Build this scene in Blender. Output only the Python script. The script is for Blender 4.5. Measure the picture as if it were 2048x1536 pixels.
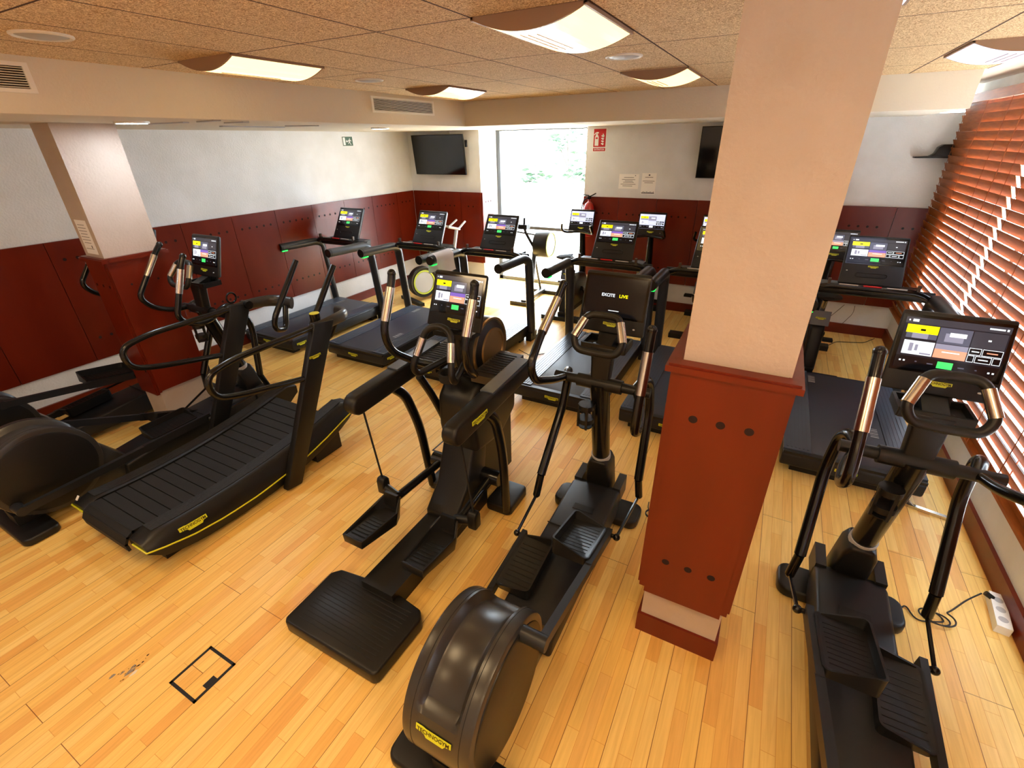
import bpy, bmesh, math, random
from mathutils import Vector, Matrix
random.seed(7)
for o in list(bpy.data.objects): bpy.data.objects.remove(o)
scn = bpy.context.scene
COL = scn.collection
PI = math.pi

# ------------------------------------------------------------------ camera
cam = bpy.data.cameras.new('camera'); camo = bpy.data.objects.new('camera', cam); COL.objects.link(camo)
Rv = Vector((0.88225, 0.47048, -0.016835)); Uv = Vector((-0.20476, 0.41568, 0.88616)); Fv = Vector((-0.42392, 0.77837, -0.46307))
m = Matrix((Rv, Uv, -Fv)).transposed().to_4x4(); m.translation = Vector((0, 0, 2.296)); camo.matrix_world = m
cam.sensor_width = 36; cam.sensor_fit = 'HORIZONTAL'; cam.lens = 929.5 / 2048 * 36; cam.clip_start = 0.02; cam.clip_end = 200
scn.camera = camo

# ------------------------------------------------------------------ world, sun, exposure
def lin(c): return tuple(((v / 255) / 12.92 if v / 255 <= 0.04045 else ((v / 255 + 0.055) / 1.055) ** 2.4) for v in c)
w = bpy.data.worlds.new('sky'); scn.world = w; w.use_nodes = True
bg = w.node_tree.nodes['Background']; bg.inputs[0].default_value = (0.76, 0.88, 1.0, 1); bg.inputs[1].default_value = 12.0
sun = bpy.data.lights.new('sun', 'SUN'); sun.energy = 14; sun.color = (1.0, 0.95, 0.87); sun.angle = 0.012
suno = bpy.data.objects.new('sun', sun); COL.objects.link(suno)
suno.rotation_euler = Vector((0.20, -0.70, -0.95)).to_track_quat('-Z', 'Y').to_euler(); suno.location = (0, 12, 9)
scn.view_settings.view_transform = 'Standard'; scn.view_settings.look = 'None'
scn.view_settings.exposure = 0.8; scn.view_settings.gamma = 1.0; scn.view_settings.use_curve_mapping = False
LAMP_E = 1.7

def portal(name, loc, rot, sx, sy):
    l = bpy.data.lights.new(name, 'AREA'); l.shape = 'RECTANGLE'; l.size = sx; l.size_y = sy; l.cycles.is_portal = True
    o = bpy.data.objects.new(name, l); COL.objects.link(o); o.location = loc; o.rotation_euler = rot
portal('window_portal', (-3.1, 7.75, 1.2), (-PI/2, 0, 0), 2.6, 2.5)
portal('blind_portal', (1.80, 1.7, 1.5), (0, PI/2, 0), 2.4, 10.8)

# ------------------------------------------------------------------ materials
def mat(name, col, rough=0.5, metal=0.0, coat=0.0, emis=None, es=0.0, spec=None):
    M = bpy.data.materials.new(name); M.use_nodes = True; b = M.node_tree.nodes['Principled BSDF']
    b.inputs['Base Color'].default_value = (*lin(col), 1); b.inputs['Roughness'].default_value = rough; b.inputs['Metallic'].default_value = metal
    b.inputs['Coat Weight'].default_value = coat
    if spec is not None: b.inputs['Specular IOR Level'].default_value = spec
    if emis: b.inputs['Emission Color'].default_value = (*lin(emis), 1); b.inputs['Emission Strength'].default_value = es
    return M
def nodes(M): return M.node_tree.nodes, M.node_tree.links, M.node_tree.nodes['Principled BSDF']
def bump(M, scale, strength, dist=0.01, detail=4, stretch=(1, 1, 1)):
    n, l, b = nodes(M); tc = n.new('ShaderNodeTexCoord'); mp = n.new('ShaderNodeMapping'); mp.inputs['Scale'].default_value = stretch
    no = n.new('ShaderNodeTexNoise'); no.inputs['Scale'].default_value = scale; no.inputs['Detail'].default_value = detail
    bu = n.new('ShaderNodeBump'); bu.inputs['Strength'].default_value = strength; bu.inputs['Distance'].default_value = dist
    l.new(tc.outputs['Object'], mp.inputs[0]); l.new(mp.outputs[0], no.inputs['Vector']); l.new(no.outputs['Fac'], bu.inputs['Height']); l.new(bu.outputs[0], b.inputs['Normal'])
    return no
def mottled(M, c1, c2, scale, detail=3, stretch=(1, 1, 1), lo=.3, hi=.7):
    n, l, b = nodes(M); tc = n.new('ShaderNodeTexCoord'); mp = n.new('ShaderNodeMapping'); mp.inputs['Scale'].default_value = stretch
    no = n.new('ShaderNodeTexNoise'); no.inputs['Scale'].default_value = scale; no.inputs['Detail'].default_value = detail
    r = n.new('ShaderNodeValToRGB'); r.color_ramp.elements[0].position = lo; r.color_ramp.elements[1].position = hi
    r.color_ramp.elements[0].color = (*lin(c1), 1); r.color_ramp.elements[1].color = (*lin(c2), 1)
    l.new(tc.outputs['Object'], mp.inputs[0]); l.new(mp.outputs[0], no.inputs['Vector']); l.new(no.outputs['Fac'], r.inputs[0]); l.new(r.outputs[0], b.inputs['Base Color'])

M = {}
M['plaster'] = mat('white_plaster', (232, 228, 220), .85); mottled(M['plaster'], (224, 226, 226), (236, 238, 240), 3.0); bump(M['plaster'], 60, .5, .006)
M['cream'] = mat('cream_plaster', (192, 174, 158), .85); mottled(M['cream'], (186, 168, 152), (198, 180, 165), 3.0); bump(M['cream'], 60, .5, .006)
M['panel'] = mat('red_panel', (104, 36, 12), .30, spec=.4); mottled(M['panel'], (98, 25, 6), (112, 31, 8), 5, 4, (1, 1, .25)); bump(M['panel'], 150, .06, .002)
M['soffit'] = mat('pale_cream_plaster', (222, 214, 198), .85); bump(M['soffit'], 60, .4, .005)
M['panel2'] = mat('red_panel_edge', (84, 24, 12), .4)
M['hole'] = mat('dark_hole', (34, 10, 7), .9)
M['black'] = mat('black_plastic', (23, 23, 23), .38, spec=.35)
bump(M['black'], 500, .08, .001)
M['satin'] = mat('satin_black_metal', (16, 16, 17), .25, coat=.2, spec=.35)
M['grey'] = mat('dark_grey_plastic', (32, 33, 36), .42, spec=.35); bump(M['grey'], 500, .06, .001)
M['housing'] = mat('charcoal_housing', (50, 48, 46), .30, spec=.5)
M['rail'] = mat('rail_grey', (70, 78, 92), .27, spec=.6)
M['tube'] = mat('grey_metal_tube', (50, 53, 58), .33, .2)
M['rubber'] = mat('rubber', (18, 18, 19), .75); bump(M['rubber'], 260, .3, .002)
M['belt'] = mat('running_belt', (46, 50, 64), .40, spec=.6); bump(M['belt'], 400, .25, .001)
M['chrome'] = mat('brushed_steel', (196, 190, 180), .25, 1.0)
M['bronze'] = mat('bronze_ring', (168, 138, 96), .32, .8)
M['glossblack'] = mat('gloss_black_glass', (8, 8, 9), .08)
M['white'] = mat('white_paint', (236, 234, 228), .5)
M['lightgrey'] = mat('light_grey', (180, 181, 183), .5)
M['alu'] = mat('aluminium_frame', (84, 86, 88), .4, .2)
M['yellow'] = mat('yellow_badge', (214, 222, 44), .45)
M['stripe'] = mat('lime_stripe', (216, 216, 40), .4)
M['limering'] = mat('lime_ring', (190, 205, 80), .4)
M['ink'] = mat('dark_ink', (52, 40, 8), .6)
M['signred'] = mat('sign_red', (196, 16, 20), .45)
M['signgreen'] = mat('sign_green', (60, 92, 72), .5)
M['signwhite'] = mat('sign_white', (240, 240, 236), .5)
M['paper'] = mat('paper', (252, 250, 246), .6)
M['papertext'] = mat('paper_print', (128, 122, 120), .8)
M['navy'] = mat('navy_print', (44, 40, 66), .7)
M['extred'] = mat('extinguisher_red', (178, 22, 20), .28, coat=.4)
M['pad'] = mat('textured_pad', (26, 27, 28), .6); bump(M['pad'], 130, 1.0, .004, 1, (1, .35, 1))
M['towel'] = mat('white_towel', (250, 246, 250), .95); bump(M['towel'], 300, .5, .002)
M['cable'] = mat('black_cable', (30, 28, 28), .6)
M['gunk'] = mat('grey_putty', (150, 138, 128), .8)
M['wear'] = mat('bare_worn_patch', (236, 224, 206), .7)
M['greenled'] = mat('green_light', (20, 200, 70), .4, emis=(20, 230, 80), es=1.2)
M['brass'] = mat('lever_brown', (70, 50, 34), .4)
def em(name, c, s=1.0):
    x = mat(name, (4, 4, 4), .12, emis=c, es=s, spec=.4); return x
M['sc_bg'] = em('screen_dark', (34, 32, 38), .7); M['sc_top'] = em('screen_bar', (64, 62, 68), .7)
M['sc_y'] = em('screen_yellow', (250, 226, 10), 1.1); M['sc_w'] = em('screen_white', (226, 232, 236), 1.0)
M['sc_o'] = em('screen_orange', (232, 148, 116), 1.0); M['sc_p'] = em('screen_purple', (120, 92, 176), .9)
M['sc_g'] = em('screen_green', (64, 220, 96), 1.1); M['sc_d'] = em('screen_slate', (84, 84, 98), .9)
M['sc_m'] = em('screen_mauve', (140, 136, 152), .9); M['sc_k'] = em('screen_black', (12, 11, 13), .6); M['sc_t'] = em('screen_teal', (176, 206, 200), .9)
M['sc_lav'] = em('screen_lavender', (188, 190, 224), 1.0)

# floor: long narrow maple boards running towards the window
M['floor'] = mat('maple_boards', (232, 168, 92), .40)
def wood():
    n, l, b = nodes(M['floor']); tc = n.new('ShaderNodeTexCoord'); mp = n.new('ShaderNodeMapping'); mp.inputs['Rotation'].default_value = (0, 0, PI/2)
    br = n.new('ShaderNodeTexBrick'); br.offset = .37; br.offset_frequency = 2; br.squash = 1
    br.inputs['Scale'].default_value = 1; br.inputs['Mortar Size'].default_value = .0011; br.inputs['Mortar Smooth'].default_value = .2; br.inputs['Bias'].default_value = 0
    br.inputs['Brick Width'].default_value = .46; br.inputs['Row Height'].default_value = .0583
    br.inputs['Color1'].default_value = (0, 0, 0, 1); br.inputs['Color2'].default_value = (1, 1, 1, 1); br.inputs['Mortar'].default_value = (.5, .5, .5, 1)
    l.new(tc.outputs['Object'], mp.inputs[0]); l.new(mp.outputs[0], br.inputs['Vector'])
    r = n.new('ShaderNodeValToRGB'); cr = r.color_ramp
    cols = [(0, (236, 178, 92)), (.2, (248, 202, 110)), (.55, (250, 210, 120)), (.85, (252, 216, 132)), (1, (240, 182, 96))]
    cr.elements[0].position = 0; cr.elements[0].color = (*lin(cols[0][1]), 1); cr.elements[1].position = 1; cr.elements[1].color = (*lin(cols[4][1]), 1)
    for p, c in cols[1:4]: e = cr.elements.new(p); e.color = (*lin(c), 1)
    l.new(br.outputs['Color'], r.inputs[0])
    mp2 = n.new('ShaderNodeMapping'); mp2.inputs['Scale'].default_value = (22, 1.1, 1); l.new(tc.outputs['Object'], mp2.inputs[0])
    no = n.new('ShaderNodeTexNoise'); no.inputs['Scale'].default_value = 3.2; no.inputs['Detail'].default_value = 6; no.inputs['Distortion'].default_value = .6; l.new(mp2.outputs[0], no.inputs['Vector'])
    g = n.new('ShaderNodeValToRGB'); g.color_ramp.elements[0].position = .3; g.color_ramp.elements[0].color = (.88, .84, .78, 1); g.color_ramp.elements[1].position = .62; g.color_ramp.elements[1].color = (1, 1, 1, 1)
    l.new(no.outputs['Fac'], g.inputs[0])
    mx = n.new('ShaderNodeMix'); mx.data_type = 'RGBA'; mx.blend_type = 'MULTIPLY'; mx.inputs[0].default_value = 1; l.new(r.outputs[0], mx.inputs[6]); l.new(g.outputs[0], mx.inputs[7])
    mo = n.new('ShaderNodeMix'); mo.data_type = 'RGBA'; l.new(br.outputs['Fac'], mo.inputs[0]); l.new(mx.outputs[2], mo.inputs[6]); mo.inputs[7].default_value = (*lin((222, 160, 76)), 1)
    b2 = n.new('ShaderNodeTexBrick'); b2.offset = .41; b2.offset_frequency = 2; b2.inputs['Scale'].default_value = 1; b2.inputs['Mortar Size'].default_value = .0016; b2.inputs['Mortar Smooth'].default_value = .3
    b2.inputs['Brick Width'].default_value = 2.07; b2.inputs['Row Height'].default_value = .1749; l.new(mp.outputs[0], b2.inputs['Vector'])
    m3 = n.new('ShaderNodeMix'); m3.data_type = 'RGBA'; l.new(b2.outputs['Fac'], m3.inputs[0]); l.new(mo.outputs[2], m3.inputs[6]); m3.inputs[7].default_value = (*lin((140, 84, 30)), 1)
    l.new(m3.outputs[2], b.inputs['Base Color'])
    bu = n.new('ShaderNodeBump'); bu.inputs['Strength'].default_value = .25; bu.inputs['Distance'].default_value = .002; bu.invert = True; l.new(br.outputs['Fac'], bu.inputs['Height']); l.new(bu.outputs[0], b.inputs['Normal'])
wood()
# ceiling: wood wool boards with joint grid
M['ceil'] = mat('wood_wool_board', (190, 142, 96), .95)
def ceilmat():
    n, l, b = nodes(M['ceil']); tc = n.new('ShaderNodeTexCoord')
    no = n.new('ShaderNodeTexNoise'); no.inputs['Scale'].default_value = 42; no.inputs['Detail'].default_value = 3; no.inputs['Distortion'].default_value = 4.0; no.inputs['Roughness'].default_value = .75
    l.new(tc.outputs['Object'], no.inputs['Vector'])
    r = n.new('ShaderNodeValToRGB'); r.color_ramp.elements[0].position = .40; r.color_ramp.elements[0].color = (*lin((164, 116, 70)), 1); r.color_ramp.elements[1].position = .58; r.color_ramp.elements[1].color = (*lin((255, 228, 180)), 1)
    l.new(no.outputs['Fac'], r.inputs[0])
    mp = n.new('ShaderNodeMapping'); mp.inputs['Location'].default_value = (.705 + .47*20, -1.88 + .94*20, 0); l.new(tc.outputs['Object'], mp.inputs[0])
    br = n.new('ShaderNodeTexBrick'); br.offset = 0; br.inputs['Scale'].default_value = 1; br.inputs['Mortar Size'].default_value = .005; br.inputs['Mortar Smooth'].default_value = 0
    br.inputs['Brick Width'].default_value = .47; br.inputs['Row Height'].default_value = .94; l.new(mp.outputs[0], br.inputs['Vector'])
    mo = n.new('ShaderNodeMix'); mo.data_type = 'RGBA'; l.new(br.outputs['Fac'], mo.inputs[0]); l.new(r.outputs[0], mo.inputs[6]); mo.inputs[7].default_value = (*lin((74, 44, 26)), 1)
    l.new(mo.outputs[2], b.inputs['Base Color'])
    bu = n.new('ShaderNodeBump'); bu.inputs['Strength'].default_value = .8; bu.inputs['Distance'].default_value = .006; l.new(no.outputs['Fac'], bu.inputs['Height']); l.new(bu.outputs[0], b.inputs['Normal'])
ceilmat()
M['slat'] = mat('cherry_slat', (176, 92, 56), .5, spec=.25); mottled(M['slat'], (150, 84, 38), (176, 104, 50), 6, 4, (8, 1, 8))
n_, l_, b_ = nodes(M['slat']); b_.inputs['Coat Weight'].default_value = 0
M['cord'] = mat('blind_cord', (150, 80, 40), .8)
M['glass'] = bpy.data.materials.new('clear_glass'); M['glass'].use_nodes = True
def glassmat():
    n, l, b = nodes(M['glass']); out = n['Material Output']; tr = n.new('ShaderNodeBsdfTransparent'); gl = n.new('ShaderNodeBsdfGlossy'); gl.inputs['Roughness'].default_value = .02
    mx = n.new('ShaderNodeMixShader'); mx.inputs[0].default_value = .04; l.new(tr.outputs[0], mx.inputs[1]); l.new(gl.outputs[0], mx.inputs[2]); l.new(mx.outputs[0], out.inputs[0])
glassmat()
M['lens_warm'] = em('warm_lamp_lens', (255, 214, 140), LAMP_E)
M['lens_fill'] = em('fill_lamp_lens', (255, 218, 165), 13.0)  # boosted lens for the added lamps behind the camera
M['lens_white'] = em('white_lamp_lens', (222, 222, 255), 1.3)
M['lens_tube'] = em('lamp_tube_glow', (255, 236, 196), LAMP_E * 1.8)
M['down'] = em('downlight_lens', (226, 240, 255), 75.0)
M['lamp_body'] = mat('lamp_body', (150, 120, 96), .5)
M['leaf'] = mat('leaf', (62, 84, 60), .7); M['bark'] = mat('bark', (84, 78, 70), .9)
M['paving'] = mat('pale_paving', (226, 222, 214), .9); M['outwall'] = mat('outside_white_wall', (238, 236, 230), .9)

# ------------------------------------------------------------------ mesh builder
def fillet(pts, r, n=5):
    pts = [Vector(p) for p in pts]; out = [pts[0]]
    for i in range(1, len(pts)-1):
        a, b, c = pts[i-1], pts[i], pts[i+1]; d1 = (a-b); d2 = (c-b); L = min(d1.length, d2.length)*.49
        rr = min(r, L); p1 = b + d1.normalized()*rr; p2 = b + d2.normalized()*rr
        for k in range(n+1):
            t = k/n; out.append(p1*(1-t)**2 + b*2*t*(1-t) + p2*t*t)
    out.append(pts[-1]); return out
class B:
    def __init__(s): s.bm = bmesh.new(); s.mi = 0
    def _set(s, faces):
        for f in faces: f.material_index = s.mi; f.smooth = True
    def box(s, c, d, bev=0, rot=None, seg=2, taper=None):
        x, y, z = d[0]/2, d[1]/2, d[2]/2; vs = []
        for a in ((-1,-1,-1),(1,-1,-1),(1,1,-1),(-1,1,-1),(-1,-1,1),(1,-1,1),(1,1,1),(-1,1,1)):
            tx = ty = 1
            if taper and a[2] > 0: tx, ty = taper
            vs.append(Vector((a[0]*x*tx, a[1]*y*ty, a[2]*z)))
        return s.poly(vs, [(0,3,2,1),(4,5,6,7),(0,1,5,4),(1,2,6,5),(2,3,7,6),(3,0,4,7)], c, rot, bev, seg)
    def poly(s, vs, fs, c=(0,0,0), rot=None, bev=0, seg=2):
        R = rot if rot is not None else Matrix.Identity(3); c = Vector(c)
        V = [s.bm.verts.new(R @ Vector(v) + c) for v in vs]; F = [s.bm.faces.new([V[i] for i in f]) for f in fs]
        s._set(F)
        if bev > 0:
            es = {e for f in F for e in f.edges if len(e.link_faces) == 2 and e.calc_face_angle(0) > .35}
            r = bmesh.ops.bevel(s.bm, geom=list(es), offset=bev, segments=seg, affect='EDGES', profile=.5, clamp_overlap=True)
            s._set(r['faces'])
        return s
    def prism(s, prof, axis, a0, a1, bev=0, seg=2, c=(0,0,0), rot=None):
        n = len(prof); vs = []
        for a in (a0, a1):
            for p in prof:
                vs.append((a, p[0], p[1]) if axis == 'x' else (p[0], a, p[1]) if axis == 'y' else (p[0], p[1], a))
        fs = [tuple(range(n))[::-1], tuple(range(n, 2*n))] + [(i, (i+1) % n, n+(i+1) % n, n+i) for i in range(n)]
        s.poly(vs, fs, c, rot, 0)
        allf = list(s.bm.faces)[-(n+2):]; bmesh.ops.recalc_face_normals(s.bm, faces=allf)
        if bev > 0:
            es = {e for f in allf for e in f.edges if e.calc_face_angle(0) > .6}
            r = bmesh.ops.bevel(s.bm, geom=list(es), offset=bev, segments=seg, affect='EDGES', profile=.5, clamp_overlap=True); s._set(r['faces'])
        return s
    def tube(s, pts, r, seg=12, bend=0.0, cap=True, flat=1.0):
        if bend > 0: pts = fillet(pts, bend)
        pts = [Vector(p) for p in pts]; n = len(pts); rs = r if isinstance(r, (list, tuple)) else [r]*n
        if len(rs) != n: rs = [rs[0] + (rs[-1]-rs[0])*i/(n-1) for i in range(n)]
        T = [(pts[min(i+1, n-1)]-pts[max(i-1, 0)]).normalized() for i in range(n)]
        up = Vector((0, 0, 1)) if abs(T[0].z) < .9 else Vector((0, 1, 0)); N = (up - T[0]*up.dot(T[0])).normalized(); rings = []
        for i in range(n):
            N = (N - T[i]*N.dot(T[i])).normalized(); Bn = T[i].cross(N)
            rings.append([s.bm.verts.new(pts[i] + (N*math.cos(2*PI*k/seg)*flat + Bn*math.sin(2*PI*k/seg))*rs[i]) for k in range(seg)])
        F = []
        for i in range(n-1):
            for k in range(seg): F.append(s.bm.faces.new((rings[i][k], rings[i][(k+1) % seg], rings[i+1][(k+1) % seg], rings[i+1][k])))
        if cap: F.append(s.bm.faces.new(rings[0][::-1])); F.append(s.bm.faces.new(rings[-1]))
        s._set(F); return s
    def ball(s, c, r, sc=(1, 1, 1)):
        g = bmesh.ops.create_uvsphere(s.bm, u_segments=14, v_segments=8, radius=r); c = Vector(c)
        for v in g['verts']: v.co = Vector((v.co.x*sc[0], v.co.y*sc[1], v.co.z*sc[2])) + c
        s._set({f for v in g['verts'] for f in v.link_faces}); return s
    def pad(s, c, d, cr, bev):  # block with corners rounded in plan
        x, y = d[0]/2-cr, d[1]/2-cr; pr = []
        for (sx, sy, a0) in ((1, 1, 0), (-1, 1, 90), (-1, -1, 180), (1, -1, 270)):
            for k in range(6): a = math.radians(a0+18*k); pr.append((c[0]+sx*x+cr*math.cos(a), c[1]+sy*y+cr*math.sin(a)))
        return s.prism(pr, 'z', c[2]-d[2]/2, c[2]+d[2]/2, bev, 3)
    def lathe(s, prof, c, axis='x', seg=40):  # prof: (along axis, radius)
        rings = []; c = Vector(c)
        for a, r in prof:
            ring = []
            for k in range(seg):
                t = 2*PI*k/seg; u, v = r*math.cos(t), r*math.sin(t)
                ring.append(s.bm.verts.new(c + (Vector((a, u, v)) if axis == 'x' else Vector((u, a, v)) if axis == 'y' else Vector((u, v, a)))))
            rings.append(ring)
        F = []
        for i in range(len(rings)-1):
            for k in range(seg): F.append(s.bm.faces.new((rings[i][k], rings[i][(k+1) % seg], rings[i+1][(k+1) % seg], rings[i+1][k])))
        F.append(s.bm.faces.new(rings[0][::-1])); F.append(s.bm.faces.new(rings[-1])); bmesh.ops.recalc_face_normals(s.bm, faces=F); s._set(F); return s
    def quad(s, a, b, c, d):
        f = s.bm.faces.new([s.bm.verts.new(Vector(p)) for p in (a, b, c, d)]); s._set([f]); f.smooth = False; return s
    def obj(s, name, mats, parent=None, loc=None, sharp=35):
        me = bpy.data.meshes.new(name); s.bm.normal_update(); s.bm.to_mesh(me); s.bm.free()
        for mm in (mats if isinstance(mats, (list, tuple)) else [mats]): me.materials.append(M[mm] if isinstance(mm, str) else mm)
        me.set_sharp_from_angle(angle=math.radians(sharp))
        o = bpy.data.objects.new(name, me); COL.objects.link(o)
        if parent: o.parent = parent
        if loc: o.location = loc
        return o
def tag(o, label, cat, group=None):
    o['label'] = label; o['category'] = cat
    if group: o['group'] = group
    return o
def thing(name, label, cat, loc=(0, 0, 0), rz=0, group=None):
    o = bpy.data.objects.new(name, None); COL.objects.link(o); o.location = loc; o.rotation_euler = (0, 0, rz); o.empty_display_size = .1
    return tag(o, label, cat, group)
def struct(o): o['kind'] = 'structure'; return o
def rx(a): return Matrix.Rotation(math.radians(a), 3, 'X')
def rz(a): return Matrix.Rotation(math.radians(a), 3, 'Z')
def ry(a): return Matrix.Rotation(math.radians(a), 3, 'Y')
def frame_xz(o, ux, uy):  # returns function (u,v,n)->point for a plane with origin o, axes ux, uy
    o = Vector(o); ux = Vector(ux).normalized(); uy = Vector(uy).normalized(); nn = ux.cross(uy)
    return lambda u, v, n=0: o + ux*u + uy*v + nn*n
def textmesh(txt, size):
    cu = bpy.data.curves.new('t', 'FONT'); cu.body = txt; cu.size = size; cu.align_x = 'CENTER'; cu.align_y = 'CENTER'; cu.offset = size*.018; cu.resolution_u = 3
    to = bpy.data.objects.new('t', cu); COL.objects.link(to); dg = bpy.context.evaluated_depsgraph_get(); me = bpy.data.meshes.new_from_object(to.evaluated_get(dg)); bpy.data.objects.remove(to)
    vs = [v.co.copy() for v in me.vertices]; fs = [tuple(p.vertices) for p in me.polygons]; bpy.data.meshes.remove(me); return vs, fs
_tc = {}
def addtext(b, txt, size, P, n=.001, sx=1.0, u0=0, v0=0):
    if (txt, size) not in _tc: _tc[(txt, size)] = textmesh(txt, size)
    vs, fs = _tc[(txt, size)]; V = [b.bm.verts.new(P(u0+v.x*sx, v0+v.y, n)) for v in vs]
    for f in fs:
        try: ff = b.bm.faces.new([V[i] for i in f]); ff.material_index = b.mi
        except ValueError: pass
def badge(P, wd, parent, name='badge', text=True):
    # yellow stepped maker's plate with dark lettering, on the plane P(u, v, n)
    b = B(); h = wd*.27; q = [(-.5, .5), (-.3, .5), (-.22, .42), (.5, .42), (.5, -.12), (.34, -.2), (.28, -.5), (-.2, -.5), (-.26, -.2), (-.5, -.1)]
    q = [(x*wd, y*h) for x, y in q]; top = [b.bm.verts.new(P(x, y, .0025)) for x, y in q]; bot = [b.bm.verts.new(P(x, y, 0)) for x, y in q]
    F = [b.bm.faces.new(top[::-1])] + [b.bm.faces.new((top[i], top[(i+1) % len(q)], bot[(i+1) % len(q)], bot[i])) for i in range(len(q))]
    bmesh.ops.recalc_face_normals(b.bm, faces=F)
    if text: b.mi = 1; addtext(b, 'TECHNOGYM', .1, lambda u, v, n: P(u*wd/.68, v*wd/.60, n), .0035, 1.0, 0, .012)
    o = b.obj(name, ['yellow', 'ink'], parent); return o

# ------------------------------------------------------------------ screen pictures
def rects(b, P, w_, h_, items, n=.0):
    for (x0, y0, x1, y1, mi) in items:
        b.mi = mi; n += .00012; b.quad(P(x0*w_, y0*h_, n), P(x1*w_, y0*h_, n), P(x1*w_, y1*h_, n), P(x0*w_, y1*h_, n))
SC = ['sc_bg', 'sc_top', 'sc_y', 'sc_w', 'sc_o', 'sc_p', 'sc_g', 'sc_d', 'sc_m', 'sc_k', 'sc_t', 'sc_lav']
def menu_items(variant=0):
    it = [(0, 0, 1, 1, 0), (0, .88, 1, 1, 1), (.03, .925, .045, .955, 3), (.07, .915, .13, .965, 3), (.80, .925, .94, .955, 3), (.955, .92, .975, .96, 3),
          (.04, .60, .345, .86, 7), (.10, .60, .26, .70, 8), (.355, .56, .665, .86, 7), (.42, .60, .60, .76, 8), (.46, .70, .62, .78, 3), (.675, .56, .985, .86, 1), (.82, .70, .85, .73, 3),
          (.03, .70, .345, .86, 2), (.17, .75, .22, .79, 9), (.04, .28, .345, .55, 3), (.10, .34, .14, .50, 8), (.16, .36, .19, .48, 8), (.22, .30, .33, .33, 8),
          (.355, .28, .665, .55, 4), (.355, .45, .665, .55, 5 if variant != 1 else 8), (.43, .39, .60, .41, 3),
          (.675, .42, .79, .55, 3), (.68, .43, .785, .54, 9), (.80, .42, .985, .55, 3), (.805, .43, .98, .54, 9), (.675, .28, .74, .41, 3), (.68, .29, .735, .40, 9), (.75, .28, .90, .41, 3), (.755, .29, .895, .40, 9), (.91, .28, .985, .41, 3), (.915, .29, .98, .40, 9),
          (.70, .475, .77, .495, 3), (.84, .475, .94, .495, 4), (.78, .335, .87, .355, 3),
          (0, .0, 1, .24, 9), (.42, .08, .57, .21, 6), (.04, .13, .06, .16, 3), (.08, .13, .10, .16, 3), (.90, .11, .92, .14, 3), (.94, .11, .96, .14, 3), (.20, .14, .22, .16, 7), (.32, .13, .38, .15, 7), (.62, .13, .68, .15, 7), (.78, .13, .80, .15, 7)]
    if variant == 2: it = [(a, b_, c, d, {4: 11, 5: 11, 7: 8, 1: 11, 0: 11, 6: 3}.get(e, e)) for a, b_, c, d, e in it]
    return it
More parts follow.
